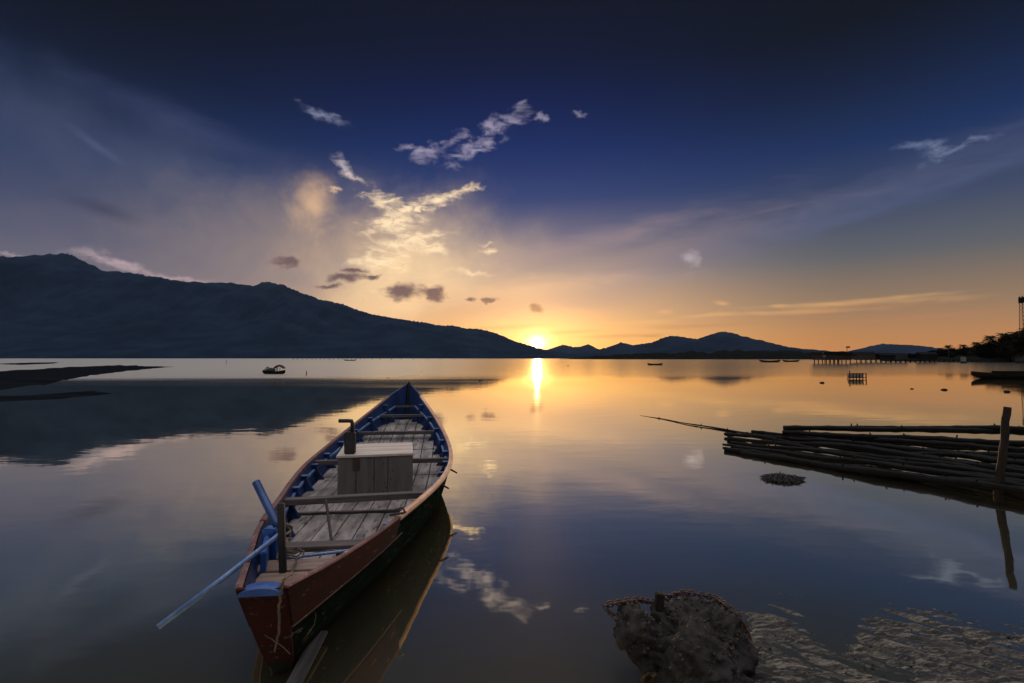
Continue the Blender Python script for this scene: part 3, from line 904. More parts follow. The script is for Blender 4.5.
for i, (A, B, r0, r1, lab) in enumerate(POLES):
    a = at(A[0], A[1], z=A[2]); b = at(B[0], B[1], z=B[2])
    root = empty('bamboo_pole', a)
    tag(root, lab, 'pole', 'poles of the raft on the right')
    bm = bmesh.new(); n = 44; pts = []; rad = []
    for k in range(n + 1):
        t = k / n
        bend = math.sin(t * math.pi) * (.03 * math.sin(i * 2.1)) * (1 if A[1] > 433 else .3)
        p = a.lerp(b, t) + Vector((noise.noise(Vector((t * 5, i * 3.7, 0))) * .13, 0, bend + noise.noise(Vector((t * 5, i * 3.3, 5))) * .05 * (1 if A[1] > 433 else .35))) * (min(1, t * 6))
        pts.append(p - a)
        r = r0 * .95 + (r1 * .84 - r0 * .95) * min(1, t * (1.6 if i else 1.1))
        rad.append(r * (1.0 + (.22 if k % 5 == i % 5 else 0)) * random.uniform(.90, 1.06))
    tube(bm, pts, rad, 10, wob=.05)
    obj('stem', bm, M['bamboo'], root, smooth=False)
    # branch stubs left on the stem
    for _ in range(4 if r1 > .03 else 0):
        t = random.uniform(.1, .8); k = int(t * n); bm = bmesh.new()
        d = Vector((random.uniform(-.5, .5), random.uniform(-.4, .2), 1)).normalized()
        tube(bm, [pts[k], pts[k] + d * (rad[k] + random.uniform(.02, .045))], [.014, .009], 6)
        obj('stub', bm, M['bamboo'], root)

top = at(1007.5, 407, y=5.8); bot = at(998, 496, z=0.0)
bm = bmesh.new(); n = 16
dirv = (top - bot)
pts = [bot - dirv * .25 + dirv * 1.25 * k / n + Vector((noise.noise(Vector((k * .4, 3, 0))) * .02, 0, 0)) for k in range(n + 1)]
tube(bm, pts, [.042 - .006 * k / n for k in range(n + 1)], 12, wob=.05)
for k, (dx, dz) in ((12, (.07, .01)), (8, (.06, .03)), (14, (-.04, .04))):
    tube(bm, [pts[k], pts[k] + Vector((dx, 0, dz))], [.012, .006], 6)
tag(obj('mooring_post', bm, M['darkwood']), 'dark leaning wooden post standing in the water through the pole raft', 'post')

# ------------------------------------------------------------------ far posts, stakes and water clutter
M['sil'] = mat('dark_painted_wood', (0.014, 0.012, 0.010), (0.008, 0.007, 0.006), 3, 0.9, spec=.1)
M['wall_far'] = mat('stained_wall', (0.02, 0.018, 0.017), (0.012, 0.011, 0.010), .6, 0.9)
M['roof_far'] = mat('dark_tin_roof', (0.010, 0.009, 0.009), (0.006, 0.005, 0.005), .8, 0.9, spec=.1)
M['pale_far'] = mat('white_hut_lit_wall', (0.14, 0.13, 0.12), (0.10, 0.095, 0.09), .8, 0.8)
xs_ = [294 + i * 4.4 for i in range(16)] + [372, 380, 391, 402, 414, 427, 440, 455]
for i, px in enumerate(xs_):
    p = at(px + random.uniform(-.8, .8), 358 + 1.6 * F / 380, z=0)
    bm = bmesh.new(); h = random.uniform(1.5, 2.6)
    tube(bm, [(0, 0, -.5), (random.uniform(-.1, .1), 0, h)], [.14, .10], 6)
    o = obj('fishing_stake', bm, M['sil']); o.location = p
    tag(o, 'thin dark stake in the row of fishing stakes below the left mountain', 'stake', 'row of fishing stakes far across the lagoon')
for px, py, h, lab in ((226, 367.5, 1.1, 'single thin leaning stake left of the small dark boat'), (306, 375.5, .42, 'short stake in the water right of the small dark boat'), (857, 366, .8, 'short thin stake standing in calm water beyond the fish trap')):
    p = at(px, py - (3 if px < 300 else 0), z=0); bm = bmesh.new()
    tube(bm, [(0, 0, -.3), (.10 * h, 0, h)], [.05, .035], 6)
    o = obj('stake', bm, M['sil']); o.location = p; tag(o, lab, 'stake')

# fish trap: frame with slats
p = at(858, 379, z=0)
tr = empty('fish_trap', p); tr.scale = (.9, .9, .85); tag(tr, 'small slatted fish trap frame standing in the calm water on the right', 'fish trap')
for k in range(6):
    bm = bmesh.new(); x = -.68 + .272 * k; beam(bm, (x, 0, -.2), (x + random.uniform(-.03, .03), 0, .52 + (.18 if k == 0 else 0)), .07, .05, up=Vector((0, 1, 0))); obj('slat', bm, M['darkwood'], tr)
for z in (.12, .50):
    bm = bmesh.new(); beam(bm, (-.72, .04, z), (.72, .04, z), .04, .05); obj('crossbar', bm, M['darkwood'], tr)
bm = bmesh.new(); box(bm, (0, .30, .26), (1.3, .02, .40)); obj('net_panel', bm, mat('old_net', (.28, .22, .17), (.14, .11, .09), 12, .9), tr)


def sampan(root, L, B, H, m, rise=.5):
    bm = bmesh.new(); n = 18; rows = []
    for i in range(n + 1):
        t = i / n; c = 2 * t - 1
        w = B / 2 * (1 - abs(c) ** 2.4) ** .8 + .02
        sh = H * (1 + rise * c * c); kz = -.1 + H * .9 * abs(c) ** 4
        rows.append([bm.verts.new((c * L / 2, a * w * k, z)) for a, k, z in ((-1, 1, sh), (-1, .75, (sh + kz) / 2), (0, 0, kz), (1, .75, (sh + kz) / 2), (1, 1, sh), (1, .92, sh), (1, .68, (sh + kz) / 2 + .04), (0, 0, kz + .05), (-1, .68, (sh + kz) / 2 + .04), (-1, .92, sh))])
    for a, b in zip(rows[:-1], rows[1:]):
        for k in range(10): bm.faces.new((a[k], a[(k + 1) % 10], b[(k + 1) % 10], b[k]))
    bm.faces.new(rows[0]); bm.faces.new(rows[-1][::-1])
    bmesh.ops.recalc_face_normals(bm, faces=bm.faces)
    obj('hull', bm, m, root)
    for c in (-.25, .2):
        bm = bmesh.new(); beam(bm, (c * L, -B * .42, H * .9), (c * L, B * .42, H * .9), .12, .03); obj('thwart', bm, m, root)


M['far_hull'] = mat('tarred_hull', (.016, .014, .013), (.008, .008, .007), 3, .9, spec=.1)
M['far_green'] = mat('dull_green_paint', (.018, .022, .014), (.010, .012, .008), 3, .7)
M['dark_red'] = mat('maroon_canvas', (.05, .012, .011), (.025, .007, .007), 3, .8)
p = at(274, 374, z=0)
sb = empty('small_boat', p, R(4)); tag(sb, 'small dark boat with a raised maroon canopy on the pale water at left', 'boat')
sampan(sb, 2.2, .8, .26, M['far_hull'], .6)
bm = bmesh.new(); N = 10; rr = []
for i in range(N + 1):
    t = i / N
    rr.append([bm.verts.new((.1 + .88 * t, s_ * .36, .40 + .48 * math.sin(math.pi * (.2 + .62 * t)) + dz)) for s_, dz in ((-1, 0), (0, .06), (1, 0), (1, -.12), (-1, -.12))])
for a, b in zip(rr[:-1], rr[1:]):
    for k in range(5): bm.faces.new((a[k], a[(k + 1) % 5], b[(k + 1) % 5], b[k]))
bm.faces.new(rr[0]); bm.faces.new(rr[-1]); bmesh.ops.recalc_face_normals(bm, faces=bm.faces)
obj('canopy', bm, M['dark_red'], sb)
for x in (.12, .45):
    bm = bmesh.new()
    for y_ in (-.3, .3): tube(bm, [(x, y_, .1), (x, y_, .62)], .03, 6)
    obj('canopy_pole', bm, M['far_green'], sb)
bm = bmesh.new(); r = bmesh.ops.create_icosphere(bm, subdivisions=3, radius=1)
for v in bm.verts:
    k = 1 + .25 * noise.fractal(v.co * 1.6, 1, 2, 3); v.co = Vector((v.co.x * .48 * k - .28, v.co.y * .3 * k, v.co.z * .26 * k + .36))
obj('net_heap', bm, M['far_green'], sb)
bm = bmesh.new(); tube(bm, [(-1.15, 0, .18), (-.62, 0, .74)], [.03, .04], 6); tube(bm, [(-.75, 0, .6), (-.5, .02, .66)], .035, 6); obj('oar', bm, M['darkwood'], sb)

p = at(1004, 378.5, z=0)
rb = empty('rowing_boat', p, R(-3)); tag(rb, 'long dark open boat moored at the right edge in front of the palms', 'boat')
sampan(rb, 4.9, 1.3, .42, M['far_hull'], .35)
bm = bmesh.new(); box(bm, (.6, 0, .48), (2.4, .9, .22), None, .06); obj('cargo', bm, M['sil'], rb)

for px, py, L, lab in ((770, 362.2, 9, 'low dark skiff near the far shore below the twin peak hill'), (791, 361.8, 8, 'low dark skiff close to the left end of the pier'), (655, 365.0, 3.4, 'tiny skiff far out on the water below the middle hills'), (350, 359.5 + 1.2, 7, 'dark skiff moored past the end of the stake row')):
    p = at(px, py, z=0)
    k = empty('skiff', p, R(random.uniform(-10, 10))); tag(k, lab, 'boat')
    sampan(k, L, L * .2, L * .055 + .1, M['far_hull'], .6)

for i, (px, py, r, lab) in enumerate(((822, 383, .16, 'small dark float left of the fish trap'), (944, 390, .14, 'small dark float on gold water right of the fish trap'), (1007, 392, .14, 'small dark float right of the rowing boat'), (388, 378, .09, 'small dark float left of the boat bow'), (480, 381, .1, 'small dark float right of the boat bow'), (912, 389, .08, 'tiny float right of the fish trap'), (568, 359 + 7, .2, 'small dark float below the sunlit hills'))):
    p = at(px, py, z=0); bm = bmesh.new()
    bmesh.ops.create_icosphere(bm, subdivisions=2, radius=1)
    for v in bm.verts: v.co = Vector((v.co.x * r, v.co.y * r * .8, v.co.z * r * .55)) * (1 + .3 * noise.noise(v.co * 2 + Vector((i, 0, 0))))
    o = obj('float', bm, M['sil']); o.location = p; tag(o, lab, 'float')

# floating weed mat
M['weed'] = mat('wet_weed', (.035, .028, .018), (.012, .010, .007), 30, .6, .01, 60, wear=(.12, .10, .07), wearamt=.64)
p = at(784, 479.5, z=0); root = p
bm = bmesh.new()
for i in range(420):
    a = random.uniform(0, 2 * math.pi); r = math.sqrt(random.random())
    x = r * math.cos(a) * .27; y = r * math.sin(a) * .21 * (1 - .35 * (x > .1)); z = .016 + .03 * (1 - r)
    d = Vector((random.gauss(0, 1), random.gauss(0, .6), random.gauss(0, .25))).normalized() * random.uniform(.02, .05)
    c = Vector((x, y, z + random.uniform(-.012, .012)))
    tube(bm, [c - d, c + d * .2 + Vector((0, 0, random.uniform(0, .01))), c + d], [.003, .007, .002], 4)
o = obj('weed_mat', bm, M['weed']); o.location = p
tag(o, 'small oval mat of dark floating weed in front of the pole raft', 'weed')

# ------------------------------------------------------------------ right shore: land, trees, stilt house, pier, mast
def landstrip(name, pts_px, dist_fn, h, m, depth=40):
    bm = bmesh.new(); rows = []
    for i, (px, py) in enumerate(pts_px):
        a = at(px, py, z=0)
        d = a.normalized() * depth
        hh = h * min(1, .25 + i / 14) * (0.6 + .6 * random.random())
        rows.append([bm.verts.new(a + Vector((0, 0, -.3))), bm.verts.new(a + d * .08 + Vector((0, 0, hh * .6))), bm.verts.new(a + d * .3 + Vector((0, 0, hh))), bm.verts.new(a + d + Vector((0, 0, hh * 1.1)))])
    for a, b in zip(rows[:-1], rows[1:]):
        for k in range(3): bm.faces.new((a[k], b[k], b[k + 1], a[k + 1]))
    bmesh.ops.recalc_face_normals(bm, faces=bm.faces)
    return tag(obj(name, bm, m, smooth=True), kind='structure')


M['shore'] = mat('dark_shore_ground', (.05, .045, .03), (.03, .027, .018), .4, .95)
landstrip('shore', [(880 + i * 8, 361.2 + 1.0 * min(1, i / 12)) for i in range(46)], None, 2.6, M['shore_wood'], 120)
# low wooded point under the middle hills
bm = bmesh.new(); rows = []
for i in range(161):
    px = 560 + i * 2.0
    a = at(px, 359.2, z=0); k = min(1, i / 25, (160 - i) / 20 + .4)
    h = (12 + 5 * noise.fractal(Vector((px * .06, 0, 0)), 1, 2, 4)) * max(0.15, k) * (0.35 + .65 * min(1, i / 90)) * (.75 if i > 120 else 1)
    d = a.normalized()
    rows.append([bm.verts.new(a + Vector((0, 0, -1))), bm.verts.new(a + d * 10 + Vector((0, 0, h * .6))), bm.verts.new(a + d * 40 + Vector((0, 0, h))), bm.verts.new(a + d * 120 + Vector((0, 0, h * .7))), bm.verts.new(a + d * 200 + Vector((0, 0, -1)))])
for a, b in zip(rows[:-1], rows[1:]):
    for k in range(4): bm.faces.new((a[k], b[k], b[k + 1], a[k + 1]))
tag(obj('wooded_point', bm, M['shore_wood'], smooth=True), kind='structure')

M['leaf'] = mat('dark_foliage', (.010, .012, .006), (.005, .007, .004), 2, .9, spec=.05)
M['bark'] = mat('grey_bark', (.07, .055, .04), (.04, .03, .022), 4, .9)


def palm_meshes(h, seed):
    rnd = random.Random(seed)
    bt = bmesh.new(); lean = rnd.uniform(-.8, .8)
    tube(bt, [(0, 0, -.3), (lean * .3, 0, h * .35), (lean * .7, 0, h * .7), (lean, 0, h)], [.24, .17, .15, .13], 8)
    bf = bmesh.new(); c = Vector((lean, 0, h))
    for k in range(34):
        az = rnd.uniform(0, 2 * math.pi); up = rnd.uniform(-.35, 1.2); L = rnd.uniform(2.0, 2.9)
        d = Vector((math.cos(az), math.sin(az), 0)); n = 8; pts = []
        for i in range(n + 1):
            t = i / n
            pts.append(c + d * (L * t * math.cos(up * .7)) + Vector((0, 0, L * (math.sin(up) * t - .75 * t * t))))
        s = d.cross(Vector((0, 0, 1)))
        for i in range(n):
            p, q = pts[i], pts[i + 1]
            for sg in (-1, 1):
                for j in range(3):
                    a = p.lerp(q, j / 3); b = p.lerp(q, j / 3 + .2)
                    ll = .85 * math.sin(math.pi * min(.95, (i + j / 3 + .6) / n)) + .08
                    tip = a + s * sg * ll * .75 + (q - p) * .8 + Vector((0, 0, -ll * .5))
                    bf.faces.new([bf.verts.new(a), bf.verts.new(b), bf.verts.new(tip)])
    return bt, bf


def tree_meshes(h, seed, wid=.42):
    rnd = random.Random(seed)
    bt = bmesh.new()
    tube(bt, [(0, 0, -.3), (.1, 0, h * .3), (-.1, .1, h * .6), (0, 0, h * .85)], [.035 * h, .028 * h, .018 * h, .006 * h], 8)
    bf = bmesh.new()
    cl = []
    for k in range(17):
        a = rnd.uniform(0, 2 * math.pi); z = rnd.uniform(.34, .93); r = wid * h * math.sin(math.pi * (z - .15) / .9) * rnd.uniform(.3, 1)
        c = Vector((math.cos(a) * r, math.sin(a) * r, z * h)); cl.append((c, h * rnd.uniform(.10, .19)))
        tube(bt, [(0, 0, h * z * .6), c], [.014 * h, .005 * h], 5)
    for c, r in cl:
        for _ in range(170):
            d = Vector((rnd.gauss(0, 1), rnd.gauss(0, 1), rnd.gauss(0, .8))) * .55 * r
            p = c + d; s = rnd.uniform(.16, .36) * (h / 7)
            u = Vector((rnd.gauss(0, 1), rnd.gauss(0, 1), rnd.gauss(0, 1))).normalized(); v = u.orthogonal().normalized() * s * .6; u *= s
            bf.faces.new([bf.verts.new(p - u), bf.verts.new(p + v), bf.verts.new(p + u), bf.verts.new(p - v)])
    return bt, bf


def proto(kind, h, seed):
    bt, bf = (palm_meshes if kind == 'palm' else tree_meshes)(h, seed)
    r = empty('palm_tree' if kind == 'palm' else 'shore_tree')
    obj('trunk', bt, M['bark'], r); obj('crown', bf, M['leaf'], r)
    return r


def copy_tree(o):
    c = o.copy(); C.objects.link(c)
    for ch in o.children:
        d = ch.copy(); C.objects.link(d); d.parent = c
    return c


palms = [proto('palm', 7.0, s) for s in (1, 2, 3)]
trees = [proto('tree', 7.0, s) for s in (4, 5, 6, 7)]
used = set()
PT = [  # px, top py, base py, kind
    (1004, 331.5, 362, 'palm'), (989, 334, 362, 'palm'), (997, 347, 362, 'tree'), (983, 344, 362, 'tree'), (1013, 342, 362.5, 'tree'), (1021, 329, 362.5, 'tree'), (1030, 326, 363, 'palm'), (1018, 338, 363, 'palm'),
    (978, 341, 361.5, 'palm'), (971, 349, 361.5, 'tree'), (962, 343.5, 361.3, 'palm'), (955, 347, 361.3, 'tree'), (949, 344, 361.3, 'palm'), (943, 349, 361.3, 'tree'), (936, 351, 361.2, 'tree'), (928, 351.5, 361.2, 'tree'), (919, 352.5, 361.2, 'tree'),
    (909, 353, 361.2, 'tree'), (899, 353.5, 361.2, 'tree'), (967, 350, 361.5, 'tree'), (1008, 342, 362, 'tree'), (1026, 335, 363, 'tree'), (1040, 330, 363, 'tree'), (1052, 327, 363, 'palm'), (1066, 333, 363, 'tree'), (1085, 330, 363, 'tree'), (1105, 328, 363, 'palm'), (1130, 332, 363, 'tree'),
    (984, 342, 362, 'tree'), (993, 340, 362.1, 'tree'), (1000, 338, 362.1, 'tree'), (957, 348, 361.3, 'tree'), (969, 345, 361.5, 'tree'), (932, 350, 361.3, 'tree'), (940, 347, 361.3, 'palm'), (946, 348, 361.3, 'tree'), (966, 347, 361.4, 'tree'), (973, 346, 361.5, 'tree'), (980, 346, 361.7, 'tree'), (986, 348, 361.9, 'tree'), (995, 346, 362, 'tree'), (1009, 342, 362.3, 'tree'), (1016, 335, 362.4, 'tree'), (1022, 333, 362.4, 'tree'), (914, 353, 361.2, 'tree'), (923, 352, 361.2, 'tree'),
    (1000, 345, 361.8, 'tree'), (988, 348, 361.8, 'tree'), (976, 350, 361.6, 'tree'), (1016, 344, 362.2, 'tree'), (959, 351, 361.4, 'tree'), (950, 352, 361.4, 'tree'), (890, 354.5, 361.2, 'tree')]
named = {1004: 'tall palm with a wide crown, right one of the tall pair on the right shore', 989: 'tall palm with a wide crown, left one of the tall pair on the right shore',
         1021: 'tallest bushy tree at the right edge beneath the mast', 978: 'medium palm just left of the tall pair of palms', 962: 'thin palm poking above the shore scrub, right one of two', 949: 'thin palm poking above the shore scrub, left one of two',
         1018: 'palm in front of the bushy trees at the right edge', 1013: 'bushy tree between the tall palms and the mast'}
for i, (px, ty, by, kind) in enumerate(PT):
    p = at(px, by, z=0) ; p = p + p.normalized() * (12 + 5 * (i % 4)); p.z = .5
    topz = at(px, ty, y=p.y).z
    h = max(1.5, topz - .5)
    src = (palms if kind == 'palm' else trees)[i % (3 if kind == 'palm' else 4)]
    o = src if src.name not in used else copy_tree(src)
    used.add(src.name)
    o.location = p; o.rotation_euler = (0, 0, random.uniform(0, 6.28))
    k = h / (8.1 if kind == 'palm' else 7.7); wx = k * (1.35 if kind == 'tree' else 1.15 if k < 1 else 1.0)
    o.scale = (wx, wx, k)
    tag(o, named.get(px, 'dark palm in the tree line on the right shore' if kind == 'palm' else 'dark leafy tree in the low tree line on the right shore'), 'palm tree' if kind == 'palm' else 'tree', 'palms on the right shore' if kind == 'palm' else 'leafy trees on the right shore')

# stilt house
p = at(836, 363.2, z=0); d = p.y
wpx = d / F
sh = empty('stilt_house', p); tag(sh, 'long dark stilt house over the water at the left end of the pier', 'house')
W_ = 27 * wpx; zt = at(836, 351.5, y=d).z
bm = bmesh.new(); box(bm, (0, 2, (1.0 + zt - .7) / 2), (W_, 6, zt - 1.7)); obj('wall', bm, M['wall_far'], sh)
bm = bmesh.new()
prof = [(-W_ / 2 - .6, zt - .85), (-W_ / 2 - .2, zt - .1), (W_ / 2 * .35, zt), (W_ / 2 + 1.2, zt - 1.2), (W_ / 2 + 1.2, zt - 1.4), (-W_ / 2 - .6, zt - 1.0)]
va = [bm.verts.new((x, -1.6, z)) for x, z in prof]; vb = [bm.verts.new((x, 5.8, z)) for x, z in prof]
bm.faces.new(va); bm.faces.new(vb[::-1])
for k in range(6): bm.faces.new((va[k], vb[k], vb[(k + 1) % 6], va[(k + 1) % 6]))
bmesh.ops.recalc_face_normals(bm, faces=bm.faces); obj('roof', bm, M['roof_far'], sh)
bm = bmesh.new(); box(bm, (-W_ / 2 - .1, -1.12, (zt + 1) / 2 + .3), (.9, .12, 1.6)); obj('lit_wall_patch', bm, M['pale_far'], sh)  # pale panel: the lit patch of wall, its light put into the colour
for k in range(7):
    for yy in (-.8, 4.6):
        bm = bmesh.new(); tube(bm, [(-W_ / 2 + .3 + (W_ - .6) * k / 6, yy, -.6), (-W_ / 2 + .3 + (W_ - .6) * k / 6, yy, 1.05)], .14, 6); obj('stilt', bm, M['sil'], sh)
bm = bmesh.new(); tube(bm, [(W_ * .42, 0, zt - .6), (W_ * .42, 0, zt + 1.6)], .08, 6); box(bm, (W_ * .42 + .3, 0, zt + 1.35), (1.2, .06, .5)); obj('flag_mast', bm, M['rust'], sh)

# pier with sheds, on posts
pa = at(856, 362.4, z=0); pb = at(1000, 362.2, z=0)
pier = empty('pier', pa); tag(pier, 'long low pier on many dark posts running in front of the right shore', 'pier')
L = (pb - pa).length; ang = math.atan2((pb - pa).y, (pb - pa).x); pier.rotation_euler = (0, 0, ang)
bm = bmesh.new(); box(bm, (L / 2, 0, 1.0), (L, 2.0, .22)); obj('deck', bm, M['sil'], pier)
for k in range(30):
    bm = bmesh.new(); x = L * (k + .5) / 30; tube(bm, [(x, -.8, -.6), (x, -.8, .95)], .15, 6); tube(bm, [(x, .8, -.6), (x, .8, .95)], .15, 6); obj('post', bm, M['sil'], pier)
for i, (px, w, h, col, lab) in enumerate(((862, 9, 2.0, 'wall_far', 'low grey shed standing on the pier next to the stilt house'), (884, 6, 1.6, 'roof_far', 'small dark shed in the middle of the pier'), (898, 5, 1.5, 'wall_far', 'small grey shed on the pier before the low trees'), (925, 7, 1.9, 'roof_far', 'dark shed at the shore end of the pier'))):
    q = pa.lerp(pb, (px - 856) / 144)
    s_ = empty('shed', (q.x, q.y, 1.112), ang); tag(s_, lab, 'shed')
    bm = bmesh.new(); box(bm, (0, 0, h / 2), (w, 1.8, h)); obj('wall', bm, M[col], s_)
    bm = bmesh.new()
    pr = [(-1.2, h), (0, h + .8), (1.2, h)]
    va = [bm.verts.new((-w / 2 - .3, y, z + .003)) for y, z in pr]; vb = [bm.verts.new((w / 2 + .3, y, z + .003)) for y, z in pr]
    bm.faces.new(va); bm.faces.new(vb[::-1])
    for k in range(3): bm.faces.new((va[k], vb[k], vb[(k + 1) % 3], va[(k + 1) % 3]))
    bmesh.ops.recalc_face_normals(bm, faces=bm.faces); obj('roof', bm, M['roof_far'], s_)
for px, py, lab in ((963.5, 361.2, 'small white hut among the trees on the right shore'), (1020, 361.2, 'grey white hut at the right edge below the bushy tree')):
    q = at(px, 363, z=0); s_ = empty('hut', q + Vector((0, 0, 0))); tag(s_, lab, 'hut')
    w = .45 if px < 1000 else 1.6
    bm = bmesh.new(); box(bm, (0, 0, 1.25), (w, 1.5, 1.5)); obj('wall', bm, M['pale_far'] if px < 1000 else M['wall_far'], s_)
    bm = bmesh.new(); box(bm, (0, 0, 2.1), (w * 1.3, 1.9, .18)); obj('roof', bm, M['roof_far'], s_)
    bm = bmesh.new(); box(bm, (0, 0, .1), (w * 1.1, 1.6, .78)); obj('base', bm, M['sil'], s_)

# telecom mast at the right edge
p = at(1024.5, 361.5, z=0); p += p.normalized() * 60; p.z = .5
H_ = at(1024.5, 297, y=p.y).z
ms = empty('telecom_mast', p); tag(ms, 'tall lattice mast rising above the trees at the right edge', 'mast')
bm = bmesh.new()
for sx in (-1, 1):
    for sy in (-1, 1):
        tube(bm, [(sx * 1.3, sy * 1.3, 0), (sx * .8, sy * .8, H_)], [.16, .12], 6)
n = 16
for k in range(n):
    z0, z1 = H_ * k / n, H_ * (k + 1) / n; a0 = 1.3 - .5 * k / n; a1 = 1.3 - .5 * (k + 1) / n
    for sx in (-1, 1):
        tube(bm, [(-a0, sx * a0, z0), (a1, sx * a1, z1)], .06, 5); tube(bm, [(a0, sx * a0, z0), (-a1, sx * a1, z1)], .06, 5)
        tube(bm, [(sx * a0, -a0, z0), (sx * a1, a1, z1)], .06, 5); tube(bm, [(-a1, sx * a1, z1), (a1, sx * a1, z1)], .05, 5)
obj('lattice', bm, M['sil'], ms)
for k in range(6):
    a = k * math.pi / 3; bm = bmesh.new(); box(bm, (1.35 * math.cos(a), 1.35 * math.sin(a), H_ - 2.2), (.5, .5, 3.2), Matrix.Rotation(a, 3, 'Z'), .05); obj('antenna', bm, M['roof_far'], ms)

# ------------------------------------------------------------------ sand bar at the left
M['sand'] = mat('wet_dark_sand', (.012, .014, .016), (.005, .007, .009), .8, .9, .01, 2, stretch=(.3, 1, 1), spec=.0, wear=(.05, .055, .07), wearamt=.66)


def sandbar(poly, name, zmax):
    # outline on the water plane, slightly domed
    P = [at(a, b, z=0) for a, b in poly]
    c = sum(P, Vector()) / len(P)
    bm = bmesh.new()
    D = []
    for i in range(len(P)):
        a, b = P[i], P[(i + 1) % len(P)]
        for k in range(10):
            q = a.lerp(b, k / 10); wv = noise.fractal(Vector((q.x * .35, q.y * .12, 1)), .8, 2, 5) * .16
            D.append(c + (q - c) * (1 + wv))
    rings = []
    for f_, z in ((1, -.04), (.93, .02), (.8, zmax * .7), (.4, zmax)):
        rings.append([bm.verts.new((c.x + (q.x - c.x) * f_, c.y + (q.y - c.y) * f_, z)) for q in D])
    for a, b in zip(rings[:-1], rings[1:]):
        for k in range(len(D)): bm.faces.new((a[k], a[(k + 1) % len(D)], b[(k + 1) % len(D)], b[k]))
    bm.faces.new(rings[-1])
    bmesh.ops.recalc_face_normals(bm, faces=bm.faces)
    tag(obj(name, bm, M['sand'], smooth=True), kind='structure')


sandbar([(178, 366.5), (120, 365), (70, 367), (0, 371), (-90, 374), (-120, 396), (-20, 393), (40, 386), (75, 378), (120, 372), (150, 369)], 'sandbar', .05)
sandbar([(30, 396), (95, 391), (120, 393), (60, 399), (-60, 404), (-100, 398)], 'sandbar', .04)
sandbar([(60, 362.2), (30, 362.6), (-10, 364), (20, 365), (55, 363.6)], 'sandbar', .06)

# ------------------------------------------------------------------ mud and foam flat at the lower right
def build_mud():
    x0, x1, y0, y1 = .75, 5.2, 1.15, 3.5
    nx, ny = 560, 300
    ppx = lambda x, y: (512 + F * x / y, 358 + 1.6 * F / y)
    edge = [(700, 690), (742, 640), (745, 616), (765, 612), (800, 619), (812, 634), (826, 648), (850, 648), (858, 634), (846, 624), (870, 614), (905, 612), (940, 616), (985, 620), (1030, 624), (1200, 622), (1500, 625)]
    def inside(px, py):
        # top edge of the flat as a function of px
        return py - interp([(690, 700), (742, 626), (748, 613), (765, 610), (790, 615), (806, 628), (818, 645), (834, 650), (846, 642), (856, 622), (876, 612), (905, 611), (940, 615), (985, 619), (1030, 622), (1500, 624)], px)
    bm = bmesh.new(); rows = []
    for j in range(ny + 1):
        y = y0 + (y1 - y0) * j / ny; row = []
        for i in range(nx + 1):
            x = x0 + (x1 - x0) * i / nx
            px, py = ppx(x, y)
            e = inside(px, py) / 22.0
            # streaks run down to the right
            u = x * .77 - y * .63; v = x * .63 + y * .77
            st = noise.fractal(Vector((u * 3.0, v * 15, 0)), .75, 2, 5)
            fn = noise.fractal(Vector((x * 22, y * 26, 3)), .7, 2, 4)
            lg = noise.fractal(Vector((x * 1.5, y * 2.0, 7)), 1, 2, 2)
            h = -.003 + .020 * st + .005 * fn + .010 * lg + .012 * max(-2.5, min(.7, e))
            row.append(bm.verts.new((x, y, max(-.05, min(.04, h)))))
        rows.append(row)
    for a, b in zip(rows[:-1], rows[1:]):
        for k in range(nx):
            q = (a[k], a[k + 1], b[k + 1], b[k])
            if max(v.co.z for v in q) > -.045: bm.faces.new(q)
    for v in [v for v in bm.verts if not v.link_faces]: bm.verts.remove(v)
    m = bpy.data.materials.new('crusted_mud'); m.use_nodes = True
    n = m.node_tree; b = n.nodes['Principled BSDF']; q = G(n)
    t = q.n('ShaderNodeTexCoord').outputs['Object']
    sm_ = q.n('ShaderNodeMapping'); n.links.new(t, sm_.inputs[0]); sm_.inputs['Rotation'].default_value = (0, 0, R(39)); sm_.inputs['Scale'].default_value = (.2, 2.4, 1)
    a1 = q.noise(sm_.outputs[0], 26, 8, .72).outputs[0]; a2 = q.noise(t, 6, 5, .6).outputs[0]
    c = q.mix(q.ss(a1, .46, .66), (.018, .015, .012), (.27, .23, .165))
    c = q.mix(q.ss(a2, .45, .8), c, (.07, .058, .045))
    n.links.new(c, b.inputs['Base Color']); b.inputs['Roughness'].default_value = .75
    bb = q.n('ShaderNodeBump'); bb.inputs['Distance'].default_value = .012; n.links.new(q.noise(t, 60, 8, .7).outputs[0], bb.inputs['Height']); n.links.new(bb.outputs[0], b.inputs['Normal'])
    tag(obj('mud_flat', bm, m), kind='structure')
    # pebbles and shell bits scattered over it
    bm = bmesh.new(); rnd = random.Random(5)
    for _ in range(260):
        x = rnd.uniform(.9, 4.0); y = rnd.uniform(2.2, 3.15); px, py = ppx(x, y)
        if inside(px, py) < 10: continue
        s = rnd.uniform(.003, .009); z = .006 + rnd.uniform(0, .006)
        r = bmesh.ops.create_icosphere(bm, subdivisions=1, radius=s, matrix=Matrix.Translation((x, y, z)))
    tag(obj('pebbles', bm, M['weed']), 'dark pebbles and shell bits strewn on the crusted mud', 'pebbles', kind='stuff')


build_mud()


# ------------------------------------------------------------------ encrusted rock with a chain
M['rock'] = mat('encrusted_rock', (.026, .020, .012), (.006, .005, .004), 9, .85, .012, 45, wear=(.085, .06, .03), wearamt=.61)
M['shell'] = mat('oyster_shells', (.06, .046, .027), (.02, .016, .011), 40, .8, .004, 90)


